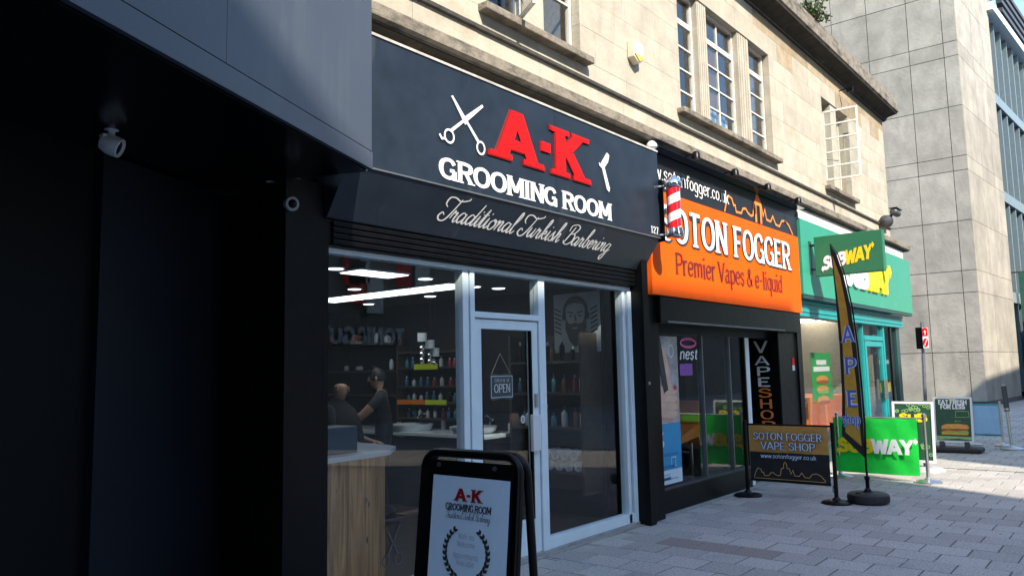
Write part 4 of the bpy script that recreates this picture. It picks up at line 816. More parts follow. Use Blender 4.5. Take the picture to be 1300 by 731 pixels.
# shelf unit on the right party wall, facing the window
su = thing('wall_shelves', 'dark wooden wall shelves of hair products by the right barber window', 'shelves', (7.1, .7, 0))
bx('back_board', shelf_m, su, 7.18, 7.229, .35, 1.35, .3, 2.0)
for s in (.35, 1.32): bx('side', shelf_m, su, 6.86, 7.18, s, s+.03, .3, 2.0)
SH = [.50, .97, 1.34, 1.68]
for z in SH: bx('shelf', shelf_m, su, 6.86, 7.18, .38, 1.32, z, z+.025)
words = {.97: 'lower', 1.34: 'middle', 1.68: 'top'}
for z in (.97, 1.34, 1.68):
    n_ = 8
    for k in range(n_): bottle(6.93+rc_.uniform(0, .12), .45+.115*k, z+.025, rc_.uniform(.15, .26), rc_.uniform(.022, .036), (rc_.choice([4, 4, 4, 1, 3]) if z == 1.68 else rc_.randrange(6)), 'product bottle, %s from the glass on the %s wall shelf' % (ORD[k], words[z]), 'bottles on the %s wall shelf' % words[z])
# rolled towels on the low shelf
for k in range(9):
    r_ = .062; row = 0 if k < 5 else 1; y = .44+(k if row == 0 else k-4.6)*.125*1.0; z = .525+r_+row*r_*1.75
    b = MB(); sp_ = []
    for j in range(44):
        a = j*.36; rr = .010+(r_-.012)*j/43; sp_.append((math.cos(a)*rr, math.sin(a)*rr))
    L, Rr = ribbon(sp_, False, .009, .009); n = len(L); x0, x1 = 6.88, 7.12
    f = [Vector((x0, y+p[0], z+p[1])) for p in L]+[Vector((x0, y+p[0], z+p[1])) for p in Rr]; f2 = [v+Vector((x1-x0, 0, 0)) for v in f]
    b.add(f+f2, [(i, i+1, n+i+1, n+i) for i in range(n-1)]+[(i, i+1, 2*n+i+1, 2*n+i) for i in range(n-1)]+[(n+i, n+i+1, 3*n+i+1, 3*n+i) for i in range(n-1)])
    t = tag(b.build('rolled_towel', towel_m, None), 'rolled white towel, %s from the window in the %s row of the stack' % (ORD[k if row == 0 else k-5], 'bottom' if row == 0 else 'upper'), 'towel', 'rolled towels on the low shelf'); rebase(t)
# bearded face print on the wall
pt = thing('face_poster', 'black and white poster of a generic bearded face above the product shelves', 'poster', (7.2, .9, 1.9)); o_ = Vector((7.225, .70, 2.1))
pc = Vector((7.17, .62, 2.16))
bx('sheet', mat('poster_grey', (.42, .46, .50), .6), pt, 7.17, 7.178, .30, .92, 1.80, 2.46)
def fp(nm, m, pts, off): poly(pt, nm, m, pts, pc, NX, FZ, off, .002)
gp = mat('poster_grey', (0, 0, 0))
fp('hair_print', inkdark, ell(0, .10, .17, .17), .002); fp('face_print', gp, [(-.13, .12), (-.10, .17), (0, .19), (.10, .17), (.13, .12), (.12, -.02), (.07, -.14), (-.07, -.14), (-.12, -.02)], .006)
fp('beard_print', inkdark, [(-.13, .04), (-.10, -.03), (-.05, -.045), (0, -.03), (.05, -.045), (.10, -.03), (.13, .04), (.135, -.10), (.08, -.24), (0, -.30), (-.08, -.24), (-.135, -.10)], .010); fp('lip_print', gp, [(-.04, -.085), (.04, -.085), (.03, -.10), (-.03, -.10)], .014)
for s in (-1, 1):
    fp('brow_print', inkdark, [(s*.025, .085), (s*.10, .10), (s*.105, .085), (s*.03, .068)], .010); fp('eye_print', inkdark, ell(s*.062, .045, .022, .011, 10), .010); fp('ear_print', inkdark, ell(s*.165, .04, .02, .045, 10), .002)
    for k in range(6): fp('stripe_print', inkdark, [(s*.20, -.16+.05*k), (s*.29, -.12+.05*k), (s*.29, -.10+.05*k), (s*.20, -.14+.05*k)], .002)
fp('nose_print', inkdark, [(-.012, .06), (.004, .06), (.022, -.012), (-.02, -.014), (-.004, .0)], .010)
# wash basins against the right wall, mirror, taps
wc = thing('basin_counter', 'pale basin counter along the right wall of the barber shop', 'counter', (6.9, 2.4, 0))
bx('worktop', porcelain, wc, 6.55, 7.225, 1.45, 4.6, .86, .90, bevel=.004); bx('cupboard', interior_d, wc, 6.62, 7.225, 1.5, 4.6, .02, .858); bx('mirror', mat('mirror', (.55, .58, .6), .03, metal=1, var=0), wc, 7.21, 7.228, rb2+.05, 4.6, 1.12, 2.0)
for y in (1.85, 2.9):
    ba = thing('wash_basin', 'white porcelain wash basin %s the barber door' % ('seen through' if y < 2 else 'deeper inside than the one behind'), 'basin', (6.8, y, .9), 'wash basins')
    MB().lathe((6.80, y, .78), [(.10, 0), (.20, .06), (.27, .16), (.28, .20), (.25, .20), (.20, .16), (.05, .06)], 24).build('bowl', porcelain, ba, smooth=True)
    MB().tube([(7.1, y, .9), (7.1, y, 1.06), (7.02, y, 1.10), (6.92, y, 1.05)], .014, 8).build('tap', chrome, ba, smooth=True)
for k in range(9): bottle(7.08, 1.52+.16*k*1.7, .901, rc_.uniform(.12, .22), .03, rc_.choice([1, 1, 4, 0]), 'bottle, %s from the window along the basin counter' % ORD[k], 'bottles by the basins')
# chrome cup lamp
cl2 = thing('pendant_lamp', 'cluster of pale drum shades and chrome balls hanging inside the barber shop', 'pendant lamp', (5, 2.4, 1.5))
for i, (a, c) in enumerate(((536, 428), (546, 437), (552, 447))):
    p = PY(a, c, 2.3); MB().lathe((p.x, p.y, p.z), [(.055, -.05), (.055, .05)], 16).build('shade', lt_plastic, cl2, smooth=True)
    MB().tube([(p.x, p.y, p.z+.05), (p.x, p.y, IZ)], .004, 5).build('cord', black, cl2)
    for j in range(1, 4-i+0): MB().lathe((p.x, p.y, p.z-.05-.07*j), [(.004, -.035), (.025, -.022), (.034, 0), (.025, .022), (.004, .035)], 12).build('chrome_ball', chrome, cl2, smooth=True)
# signs on / behind the glass
os_ = thing('open_sign', 'small hanging OPEN plaque on strings behind the door glass', 'sign', (5.0, .05, 1.3)); p = PY(636, 490, .04); c = Vector((p.x, .04, p.z))
poly(os_, 'plaque', mat('slate', (.05, .06, .07), .5), [(-.15, -.10), (-.12, -.12), (0, -.105), (.12, -.12), (.15, -.10), (.15, .09), (.12, .11), (0, .10), (-.12, .11), (-.15, .09)], c, FX, FZ, 0, .01)
rib2(os_, 'border', lt_plastic, [(-.14, -.095), (0, -.092), (.14, -.095), (.14, .085), (0, .085), (-.14, .085)], .008, c, off=.0105, depth=.001, closed=True)
textm(os_, 'OPEN', white, c+Vector((0, -.011, -.055)), FX, FZ, W=.21, H=.075, depth=.002, off=.001, wv=1.8, wh=1.1, serif=.6, name='lettering'); textm(os_, 'COME IN WE ARE', lt_plastic, c+Vector((0, -.011, .035)), FX, FZ, W=.20, H=.03, depth=.002, off=.001, wv=1.3, wh=1, name='lettering')
MB().tube([c+Vector((-.13, -.004, .10)), c+Vector((-.01, -.004, .28)), c+Vector((.13, -.004, .10))], .004, 5).build('string', mat('string', (.5, .4, .3), .8), os_)
sc = thing('scissors_decal', 'faint white scissors decal low on the left barber window', 'decal', (4.0, -.01, .2)); p = PY(498, 695, -.003); c = Vector((p.x, -.003, p.z))
fro = mat('frosted_vinyl', (.075, .08, .085), .6)
taper(sc, 'blade', fro, (.05, -.05), (-.07, .16), .008, .004, c, 0); taper(sc, 'blade', fro, (-.05, -.05), (.07, .16), .008, .004, c, .001); rib2(sc, 'handle_ring', fro, ell(.06, -.08, .035, .04), .011, c, closed=True, depth=.001); rib2(sc, 'handle_ring', fro, ell(-.06, -.08, .035, .04), .011, c, closed=True, depth=.001)
st_ = thing('round_sticker', 'small round pale sticker on the barber door glass', 'sticker', (5.3, -.01, 1.0)); p = PY(664, 532, -.006); poly(st_, 'disc', lt_plastic, ell(0, 0, .032, .035), (p.x, -.005, p.z), FX, FZ, 0, .001); poly(st_, 'ring', inkgrey, ell(0, 0, .02, .022), (p.x, -.005, p.z), FX, FZ, .0015, .001)
# wall shelf deeper inside, with things standing on it
wsh = thing('long_wall_shelves', 'two long dark shelves high on the right wall deep inside the barber shop', 'shelves', (7.1, 4.6, 1.4))
SZ = (1.33, 1.66, 2.02)
for z in SZ: bx('shelf', shelf_m, wsh, 6.95, 7.209, rb2+.04, 6.1, z-.025, z)
for y in (rb2+.04, 6.05): bx('upright', shelf_m, wsh, 7.10, 7.208, y, y+.03, 1.2, 2.1)
for i, (a, c, wd, hh, mm, lb_) in enumerate(((452, 425, .16, .05, lt_plastic, 'pale tray high on the long shelves in the barber interior'), (419, 455, .06, .17, bcol[2], 'red spray can on the long shelves at the far left'), (478, 452, .06, .14, porcelain, 'white dispenser on the long shelves left of the standing person'), (497, 452, .06, .14, porcelain, 'white dispenser on the long shelves above the standing person'), (440, 485, .07, .07, lt_plastic, 'pale cup on the lowest long shelf beside the seated client'), (456, 484, .10, .06, lt_plastic, 'pale dish on the lowest long shelf beside the standing person'), (452, 402, .12, .14, mat('orange_print', (.6, .15, .04), .6), 'small orange ornament on the top long shelf'), (492, 415, .10, .10, lt_plastic, 'pale jar on the top long shelf below the mirrored lettering'))):
    p = PXX(a, c, 7.08); z = min(SZ, key=lambda q: abs(q-p.z)); t = tag(MB().lathe((7.08, p.y, z+.0005), [(wd*.4, 0), (wd*.5, .01), (wd*.5, hh*.7), (wd*.2, hh)], 12).build('shelf_item', mm, None, smooth=True), lb_, 'container'); rebase(t)
# ================================================================== VAPE SHOP
vs_ = thing('vape_shop', 'black vape shop front with plain glazing and a recessed doorway', 'shop front', (9.6, 0, 0))
OX1 = 12.03; OY = -.22
bx('shutter_box', black, vs_, 7.62, 12.0, -.20, .1, 2.10, 2.40, bevel=.01); bx('shutter_guide_rail', greym, vs_, 7.75, 11.3, -.215, -.201, 2.105, 2.125)
bx('pillar', black, vs_, 11.30, 12.03, -.10, .9, 0, 2.10); bx('head', black, vs_, 7.66, 11.3, .0, .1, 2.0, 2.10)
bx('stall_riser', black, vs_, 7.66, 10.28, -.03, .08, 0, .26); bx('riser_cap', dkgrey, vs_, 7.66, 10.30, -.045, .08, .26, .285)
for x in (7.66, 8.958, 9.758, 10.24): bx('mullion', greym if 8 < x < 10 else black, vs_, x, x+(.02 if 8 < x < 10 else .035), -.02, .06, .285, 2.0)
for a, c in ((7.695, 8.95), (8.985, 9.75), (9.785, 10.24)): bx('window_pane', glaz, vs_, a, c, .01, .018, .285, 2.0)
bx('door_jamb', white_al, vs_, 10.34, 10.50, .02, .14, 0, 2.0); bx('jamb_panel', dkgrey, vs_, 10.28, 10.34, .02, .9, 0, 2.0)
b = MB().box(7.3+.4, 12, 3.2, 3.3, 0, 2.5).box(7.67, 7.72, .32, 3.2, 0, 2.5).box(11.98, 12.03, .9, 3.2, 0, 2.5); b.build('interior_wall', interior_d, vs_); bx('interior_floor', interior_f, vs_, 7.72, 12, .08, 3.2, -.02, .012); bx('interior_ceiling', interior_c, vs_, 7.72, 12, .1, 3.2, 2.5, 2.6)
dv_ = bx('door', black, vs_, 10.46, 10.54, .75, .80, .015, 2.0); bx('stile', black, dv_, 11.22, 11.30, .75, .80, .015, 2.0); bx('rail', black, dv_, 10.54, 11.22, .75, .80, 1.92, 2.0); bx('rail', black, dv_, 10.54, 11.22, .75, .80, .015, .2); bx('glass_pane', glaz, dv_, 10.54, 11.22, .772, .778, .2, 1.92)
# side panel of the doorway with stacked letters, facing up the street
VX = 11.299
vp_ = thing('vape_letter_panel', 'black doorway panel with stacked VAPE SHOP letters', 'sign', (VX, .3, 0))
bx('panel', black, vp_, VX-.02, VX-.001, -.09, .74, .05, 2.05)
lw = mat('silver_letter', (.85, .86, .87), .4); 
for i, ch in enumerate('VAPESHOP'):
    py = [447, 468, 490, 511, 530, 545, 565, 585]; 
    zc_ = 1.80-.158*i-.02*(i > 0); yc = PXX(968+i*.6, 470, VX).y
    textm(vp_, ch, lw if i < 4 else orange_l, (VX-.021, yc, zc_), NX, FZ, W=.19, H=.135+.04*(i == 0), depth=.006, off=0, wv=1.5, wh=1.3, name='letter')
# orange and black sign
vg = thing('vape_sign', 'orange and black SOTON FOGGER shop sign with white serif letters', 'sign', (9.7, -.2, 2.4))
zo0, zo1, zo2 = 2.40, 3.575, 3.99; X0 = 7.42
[bx('orange_panel', orange, vg, qa_, qb_-.003, OY, -.01, zo0, zo1-.002) for qa_, qb_ in ((X0, 8.95), (8.95, 10.5), (10.5, OX1+.003))]; bx('black_panel', mat('sign_black', (.012, .012, .014), .35, var=.2), vg, X0, OX1, OY+.002, -.01, zo1, zo2)
textm(vg, 'www.sotonfogger.co.uk', white, (8.38, OY, 3.70), FX, FZ, W=2.25, H=.165, wv=1.25, wh=.75, serif=.5, gap=.7, name='web_address')
gx0, gx1 = PY(838, 330, OY).x, PY(1005, 340, OY).x
for m_, off_, wv_, wh_, dxx, dz in ((inkdark, .001, 3.0, 1.9, .03, -.022), (inkdark, .005, 3.0, 1.9, .0, 0), (white, .010, 2.1, 1.05, 0, 0)):
    textm(vg, 'SOTON FOGGER', m_, ((gx0+gx1)/2-.03+dxx, OY, 3.02+dz), FX, FZ, W=gx1-gx0-.12, H=.41, depth=.003, off=off_, wv=wv_, wh=wh_, serif=.75, gap=1.3, sp=4.5, per=(m_ is white), name='letter' if m_ is white else 'letter_shadow')
px0, px1 = PY(858, 345, OY).x, PY(993, 370, OY).x
textm(vg, 'Premier Vapes & e-liquid', mat('maroon', (.16, .012, .012), .5), ((px0+px1)/2, OY, 2.66), FX, FZ, W=px1-px0, H=.25, wv=1.7, wh=.8, serif=.6, gap=.8, sp=3.2, name='tagline')
# skyline outline
def skyline(parent, m, o, u, v, x0, x1, base, hgt, wd, off=.004):
    pr = [(0, 0), (.03, .35), (.06, .55), (.10, .5), (.12, .3), (.14, .32), (.15, .12), (.22, .14), (.24, .3), (.28, .34), (.31, .22), (.35, .16), (.38, .2), (.40, .62), (.43, .62), (.435, .88), (.455, 1.0), (.475, .88), (.48, .62), (.51, .62), (.53, .3), (.56, .55), (.58, .22), (.64, .2), (.68, .42), (.72, .16), (.78, .14), (.82, .36), (.88, .42), (.94, .3), (1, 0)]
    return rib2(parent, 'skyline_outline', m, [(x0+(x1-x0)*a, base+hgt*c) for a, c in pr], wd, o, u, v, off=off, depth=.001)
sx0, sx1 = PY(920, 275, OY).x, PY(1006, 295, OY).x
skyline(vg, orange_l, (0, OY, 0), FX, FZ, sx0, sx1, 3.585, .42, .03, .002)
poly(vg, 'tower_print', orange_l, [(-.12, 0), (-.12, .30), (.0, .42), (.12, .30), (.12, 0), (.06, 0), (.06, .25), (-.06, .25), (-.06, 0)], ((sx0+sx1)/2-.1, OY, 3.585), FX, FZ, .004, .001)
# sloping glossy hood above with spot lamps
hd = thing('sign_hood', 'glossy dark sloping hood above the orange sign', 'hood', (9.7, -.2, 4))
gl = mat('hood_gloss', (.012, .018, .03), .10, spec=.8, var=.2)
for k in range(4):
    xa = 7.45+k*1.145; MB().prism([(xa, -.15, 3.995), (xa, -.36, 4.005), (xa, -.33, 4.035), (xa, -.15, 4.045)], (1.14, 0, 0)).build('hood_panel', gl, hd)
for k, px in enumerate((876, 925, 966, 1004)):
    p = PY(px, 232, -.38); t = thing('spot_lamp', '%s small black spot lamp above the orange sign' % ['first', 'second', 'third', 'last'][k], 'lamp', (p.x, -.4, 4.0), 'spot lamps over the orange sign')
    MB().tube([(p.x, -.30, 4.03), (p.x, -.47, 4.04)], .012, 6).build('arm', black, t); b = MB().lathe((p.x, -.47, 4.0), [(.03, .06), (.045, .04), (.05, -.03), (.044, -.032)], 12); b.build('head', black, t, smooth=True); MB().lathe((p.x, -.47, 4.0), [(.042, -.028), (.04, -.024)], 12).build('lens', lt_plastic, t)
# posters inside the vape window
hp = thing('hand_poster', 'window poster with a close-up hand above a blue offer panel', 'poster', (8.2, .05, .3)); HY = -.008
def hpq(px, py): p = PY(px, py, HY); return (p.x, p.z)
xa, xb = hpq(829, 500)[0], hpq(862, 500)[0]; zz0, zz1, zz2 = .31, .98, 1.97
bx('photo_sheet', mat('photo_grey', (.34, .34, .35), .4, var=.5, scale=5), hp, xa, xb, HY, HY+.004, zz1, zz2); bx('blue_sheet', blueprint, hp, xa, xb, HY, HY+.004, zz0+.16, zz1-.003); bx('white_strip', poster_w, hp, xa, xb, HY, HY+.004, zz0, zz0+.157)
sk1 = mat('skin_print', (.50, .31, .23), .5, var=.15); sk2 = mat('skin_print_light', (.62, .42, .33), .5, var=.15); o_ = Vector((xa, HY, zz1)); w_ = xb-xa
poly(hp, 'palm_print', sk1, ell(w_*.55, .22, w_*.42, .2), o_, FX, FZ, .002, .001)
for k in range(4): poly(hp, 'finger_print', sk2, [(w_*.15, .09+.085*k), (w_*.75, .05+.09*k), (w_*.92, .08+.09*k), (w_*.85, .13+.088*k), (w_*.2, .17+.085*k), (w_*.10, .14+.085*k)], o_, FX, FZ, .004+.001*k, .001)
poly(hp, 'thumb_print', sk2, [(w_*.45, .30), (w_*.70, .40), (w_*.55, .74), (w_*.38, .88), (w_*.28, .82), (w_*.36, .55)], o_, FX, FZ, .009, .001)
poly(hp, 'device_print', inkdark, [(w_*.38, .34), (w_*.55, .38), (w_*.30, .99), (w_*.12, .99)], o_, FX, FZ, .0105, .001); poly(hp, 'nail_print', mat('nail', (.5, .02, .05), .4), ell(w_*.82, .40, .04, .03), o_, FX, FZ, .011, .001)
textm(hp, '%', white, (xa+.12, HY, .72), FX, FZ, H=.17, W=.16, depth=.001, wv=1.6, wh=1.6, name='percent_mark')
for k in range(3): bx('text_line', mat('deep_blue', (.03, .2, .42), .4), hp, xa+.06, xb-.08-.1*k, HY-.003, HY-.001, .62-.13*k, .65-.13*k)
rib2(hp, 'padlock_outline', poster_w, [(0, 0), (.1, 0), (.1, .1), (0, .1)], .01, (xb-.25, HY, .50), off=.002, depth=.001, closed=True)
for k in range(2): bx('small_print', inkgrey, hp, xa+.06, xb-.1-.2*k, HY-.003, HY-.001, .36+.05*k, .372+.05*k)
rib2(hp, 'round_badge', lt_plastic, ell(xb-.16, 1.80, .06, .07), .014, (0, HY, 0), off=.001, depth=.001, closed=True)
# neon style decal and small signs on the glass
nd = thing('window_lettering', 'pink and white graffiti lettering high on the vape window', 'decal', (8.9, .0, 1.8)); pnk = mat('pink_neon', (.65, .10, .35), .5)
for k, (t_, m_, zz) in enumerate((('nest', lt_plastic, 1.70),)): textm(nd, t_, m_, (PY(873, 440, .005).x, .005, zz), FX, FZ, W=.45, H=.14, depth=.001, wv=1.7, wh=1.2, script=False, slant=.2, name='lettering')
rib2(nd, 'pink_swirl', pnk, ell(PY(873, 425, .005).x, 1.90, .20, .05), .03, (0, .005, 0), off=.001, depth=.001, closed=True)
q_ = thing('purple_notice', 'small purple notice on the vape shop window', 'notice', (8.9, 0, 1.4)); px_ = PY(871, 469, .005); bx('card', mat('purple', (.22, .06, .35), .5, var=.5, scale=30), q_, px_.x-.16, px_.x+.16, .003, .007, px_.z-.07, px_.z+.07)
# orange display stand, seen through the glass
os2 = thing('display_stand', 'orange angular display stand inside the vape shop window', 'stand', (9.0, .5, 0)); a_, b_ = PY(866, 560, .5), PY(889, 510, .5)
MB().prism([(b_.x-.05, .5, b_.z), (b_.x+.10, .5, b_.z+.02), (b_.x+.12, .5, .62), (b_.x-.02, .5, .58), (b_.x-.08, .5, .68), (a_.x-.05, .5, .62), (a_.x, .5, .72), (b_.x-.08, .5, .84)], (0, .35, 0)).build('seat_shell', orange_seat, os2, bevel=.01)
MB().tube([(b_.x, .66, .013), (b_.x, .66, .60)], .02, 8).build('leg', steel, os2); MB().lathe((b_.x, .66, .012), [(.18, 0), (.18, .015), (.03, .03)], 16).build('base', steel, os2)
vi = thing('product_counter', 'dark glass product counter with white boxes inside the vape shop', 'counter', (9.5, 1.8, 0)); bx('cabinet', dkgrey, vi, 7.9, 10.1, 1.7, 2.1, .012, .95); bx('top', lt_plastic, vi, 7.88, 10.12, 1.66, 2.12, .951, .975)
for k in range(9): bx('stock_box', [lt_plastic, boxgrey, ltblue][k % 3], vi, 8.0+.23*k, 8.14+.23*k, 1.85, 1.95, .976, 1.05+.05*(k % 3))
for k, (px, py, lab) in enumerate(((818, 437, 'red and white notice sticker on the barber pilaster'), (1007, 460, 'red and white notice sticker on the vape shop pillar'))):
    Y_ = -.141 if k == 0 else -.101; p = PY(px, py, Y_); t = thing('notice_sticker', lab, 'sticker', (p.x, Y_, p.z-.12)); bx('red_part', red, t, p.x-.05, p.x+.05, Y_-.003, Y_, p.z-.04, p.z+.07); bx('white_part', lt_plastic, t, p.x-.05, p.x+.05, Y_-.003, Y_, p.z-.12, p.z-.041)
# ================================================================== SANDWICH SHOP
sw = thing('sandwich_shop', 'sandwich shop front with teal door frame and bright glazing', 'shop front', (15.5, 0, 0))
SYF = -.24; sX0, sX1 = 12.10, PY(1156, 360, SYF).x
sX1 = min(sX1, 19.2)
bx('side_pier', black, sw, 12.04, 12.22, -.12, .5, 0, 2.66); bx('corner_post', mat('dark_teal', (.01, .05, .05), .4), sw, 18.35, 18.62, -.04, .2, 0, 2.4)
lt_ = MB()
for k in range(4): lt_.box(12.22, 18.72, -.10-.012*(k % 2), .15, 2.38+.065*k, 2.38+.065*k+.058)
lt_.build('teal_lintel', teal_d, sw)
bx('stall_riser', mat('dark_teal', (0,0,0)), sw, 12.22, 15.9, -.02, .08, 0, .30)
for x in (15.86,): bx('mullion', teal_d, sw, x, x+.06, -.03, .07, .3, 2.38)
bx('mullion', teal_d, sw, 17.25, 17.35, -.05, .08, 0, 2.38); bx('mullion', black, sw, 17.95, 18.02, -.02, .06, .3, 2.38)
dd = bx('door', teal_d, sw, 15.95, 16.06, -.04, .03, .02, 2.05); bx('stile', teal_d, dd, 17.12, 17.24, -.04, .03, .02, 2.05); bx('top_rail', teal_d, dd, 16.06, 17.12, -.04, .03, 1.95, 2.05); bx('bottom_rail', teal_d, dd, 16.06, 17.12, -.04, .03, .02, .25); bx('glass_pane', glaz_s, dd, 16.06, 17.12, -.006, .0, .25, 1.95); bx('handle', steel, dd, 17.08, 17.13, -.10, -.05, .9, 1.3)
bx('door_header', teal_d, sw, 15.92, 17.25, -.045, .06, 2.07, 2.16); bx('transom_pane', glaz_s, sw, 15.92, 17.25, 0, .008, 2.16, 2.38)
for a, c in ((12.22, 15.86),): bx('window_pane', glaz_s, sw, a, c, 0, .008, .30, 2.38)
bx('window_pane', glaz_s, sw, 17.35, 17.95, 0, .008, .3, 2.38); bx('window_pane', glaz_s, sw, 18.02, 18.35, 0, .008, .3, 2.38); bx('stall_riser', dkgrey, sw, 17.35, 18.35, -.02, .08, 0, .3)
MB().box(12.25, 18.6, 4.0, 4.1, 0, 2.7).build('back_wall', beige, sw); bx('floor', mat('tile_floor', (.30, .27, .22), .4), sw, 12.22, 18.6, .08, 4, -.02, .014); bx('ceiling', tanceil, sw, 12.22, 18.6, .16, 4, 2.62, 2.7); bx('side_wall', beige, sw, 12.23, 12.28, .5, 4, 0, 2.62); bx('side_wall', beige, sw, 18.60, 18.64, .2, 4, 0, 2.62)
for k in range(6):
    x = 13.0+1.0*k; t = thing('ceiling_light', 'lit ceiling panel, %s from the left inside the sandwich shop' % ['first', 'second', 'third', 'fourth', 'fifth', 'last'][k], 'ceiling light', (x, 1.6, 2.6), 'ceiling panels in the sandwich shop'); bx('frame', lt_plastic, t, x-.02, x+.62, 1.18, 2.02, 2.605, 2.619); bx('diffuser', sconce_w, t, x, x+.6, 1.2, 2.0, 2.598, 2.605)
# fascia box with lettering
sf = thing('sandwich_sign', 'long green fascia sign with white and yellow SUBWAY letters', 'sign', (15.5, -.2, 2.66))
bx('panel', teal, sf, sX0, 13.6, SYF, -.005, 2.70, 3.88); bx('panel', teal, sf, 13.603, 17.9, SYF, -.005, 2.70, 3.88); bx('panel', teal, sf, 17.903, sX1, SYF, -.005, 2.70, 3.88)
bx('bottom_trim', mat('dark_teal', (0,0,0)), sf, sX0, sX1-.02, SYF+.01, -.12, 2.64, 2.698)
def subway(parent, o, u, v, W, H, m1, m2, off=.004, sl=.16, depth=.004):
    lets, tot = lay('SUBWAY', wv=2.9, wh=2.5, gap=.9, slant=sl); k = W/(tot+2)
    lets, t1 = lay('SUB', wv=2.9, wh=2.5, gap=.9, slant=sl); lets, t2 = lay('WAY', wv=2.9, wh=2.5, gap=.9, slant=sl)
    u = Vector(u); v = Vector(v); o = Vector(o)
    textm(parent, 'SUB', m1, o-u*(W/2), u, v, W=t1*k, H=H, align='l', depth=depth, off=off, wv=2.9, wh=2.5, gap=.9, slant=sl, per=True)
    textm(parent, 'WAY', m2, o-u*(W/2)+u*((t1+.9)*k), u, v, W=t2*k, H=H, align='l', depth=depth, off=off, wv=2.9, wh=2.5, gap=.9, slant=sl, per=True)
    ex = W/2-.8*k; hh = H/10
    poly(parent, 'arrow_tip', m2, [(ex-.2*k, 7.6*hh), (ex+1.0*k, 7.6*hh), (ex+1.0*k, 6.4*hh), (ex+3.0*k, 8.9*hh), (ex+1.0*k, 11.4*hh), (ex+1.0*k, 10.2*hh), (ex-.2*k, 10.2*hh)], o, u, v, off+.004, depth)
    poly(parent, 'arrow_tip', m1, [(-W/2+.6*k, 0), (-W/2+.6*k, 2.4*hh), (-W/2-.5*k, 2.4*hh), (-W/2-.5*k, 3.6*hh), (-W/2-2.2*k, 1.2*hh), (-W/2-.5*k, -1.2*hh), (-W/2-.5*k, 0)], o, u, v, off+.004, depth)
fx0, fx1 = 14.2, PY(1128, 360, SYF).x
subway(sf, ((fx0+fx1)/2, SYF, 2.98), FX, FZ, fx1-fx0, .55, white, yellow, 0, depth=.04)
# projecting blade sign
BX = 12.42; yA, yB = PXX(1034, 325, BX).y, PXX(1121, 318, BX).y; zA, zB = PXX(1035, 351, BX).z, PXX(1034, 301, BX).z
bl_ = thing('projecting_sign', 'green double-sided projecting SUBWAY sign above the sandwich shop', 'sign', (BX, (yA+yB)/2, zA))
bx('sign_case', sgreen, bl_, BX, BX+.14, yB, yA, zA, zB, bevel=.008)
for z in (zA+.12, zB-.12): MB().tube([(BX+.07, yA, z), (BX+.07, SYF, z)], .02, 8).build('bracket', dkgrey, bl_)
bx('wall_plate', dkgrey, bl_, BX+.02, BX+.12, SYF-.012, SYF-.001, zA+.05, zB-.05)
vv = Vector((0, -.12, 1)).normalized()
subway(bl_, (BX, (yA+yB)/2+.01, (zA+zB)/2-.17), Vector((0, -1, .17)).normalized(), FZ, abs(yA-yB)*.74, .22, white, yellow, .001, depth=.004)
# burger poster, wall emblem and menu in the window
bp2 = thing('burger_poster', 'green poster of stacked filled rolls in the sandwich shop window', 'poster', (13.2, .05, 1.2)); p0, p1 = PY(1032, 500, .03), PY(1054, 448, .03)
bx('sheet', mat('poster_green', (.03, .32, .06), .5, var=.1), bp2, p0.x, p1.x, .03, .036, p0.z-.12, p1.z); cxp = (p0.x+p1.x)/2; hw = (p1.x-p0.x)/2
bx('heading_block', white, bp2, cxp-hw*.5, cxp+hw*.5, .027, .0295, p1.z-.20, p1.z-.12); bx('heading_block', white, bp2, cxp-hw*.8, cxp+hw*.8, .027, .0295, p1.z-.31, p1.z-.23)
bun = mat('bun_print', (.65, .30, .06), .5, var=.2, scale=20); fil = mat('filling_print', (.35, .08, .02), .5, var=.5, scale=30); let = mat('lettuce_print', (.2, .4, .05), .5)
for k in range(3):
    zc2 = p1.z-.47-.17*k; poly(bp2, 'roll_print', bun, ell(cxp, zc2+.03, hw*.6, .065), (0, .03, 0), FX, FZ, .001+.001*k, .001); poly(bp2, 'filling_print', [fil, let, fil][k], ell(cxp+.03, zc2-.02, hw*.62, .032), (0, .03, 0), FX, FZ, .0045+.001*k, .001)
em = thing('round_emblem', 'dark round ring emblem on the sandwich shop side window', 'emblem', (17.6, 0, 1.9)); p = PY(1110, 437, -.002); rib2(em, 'ring', inkdark, ell(p.x, p.z, .20, .19, 24), .05, (0, -.003, 0), off=0, depth=.001, closed=True); textm(em, 'G', inkdark, (p.x, -.003, p.z-.1), FX, FZ, W=.2, H=.2, depth=.001, off=0, wv=2, wh=1.6, name='letter')
mn = thing('menu_poster', 'dark narrow menu poster in the sandwich shop side window', 'poster', (17.6, .03, .8)); p0, p1 = PY(1118, 505, .02), PY(1129, 452, .02); bx('sheet', dkgreen, mn, p0.x, p1.x, .02, .025, p0.z, p1.z); bx('food_print', yellow, mn, p0.x+.05, p1.x-.05, .017, .0195, p0.z+.1, p0.z+.3); bx('heading', lt_plastic, mn, p0.x+.08, p1.x-.08, .017, .0195, p1.z-.16, p1.z-.08)
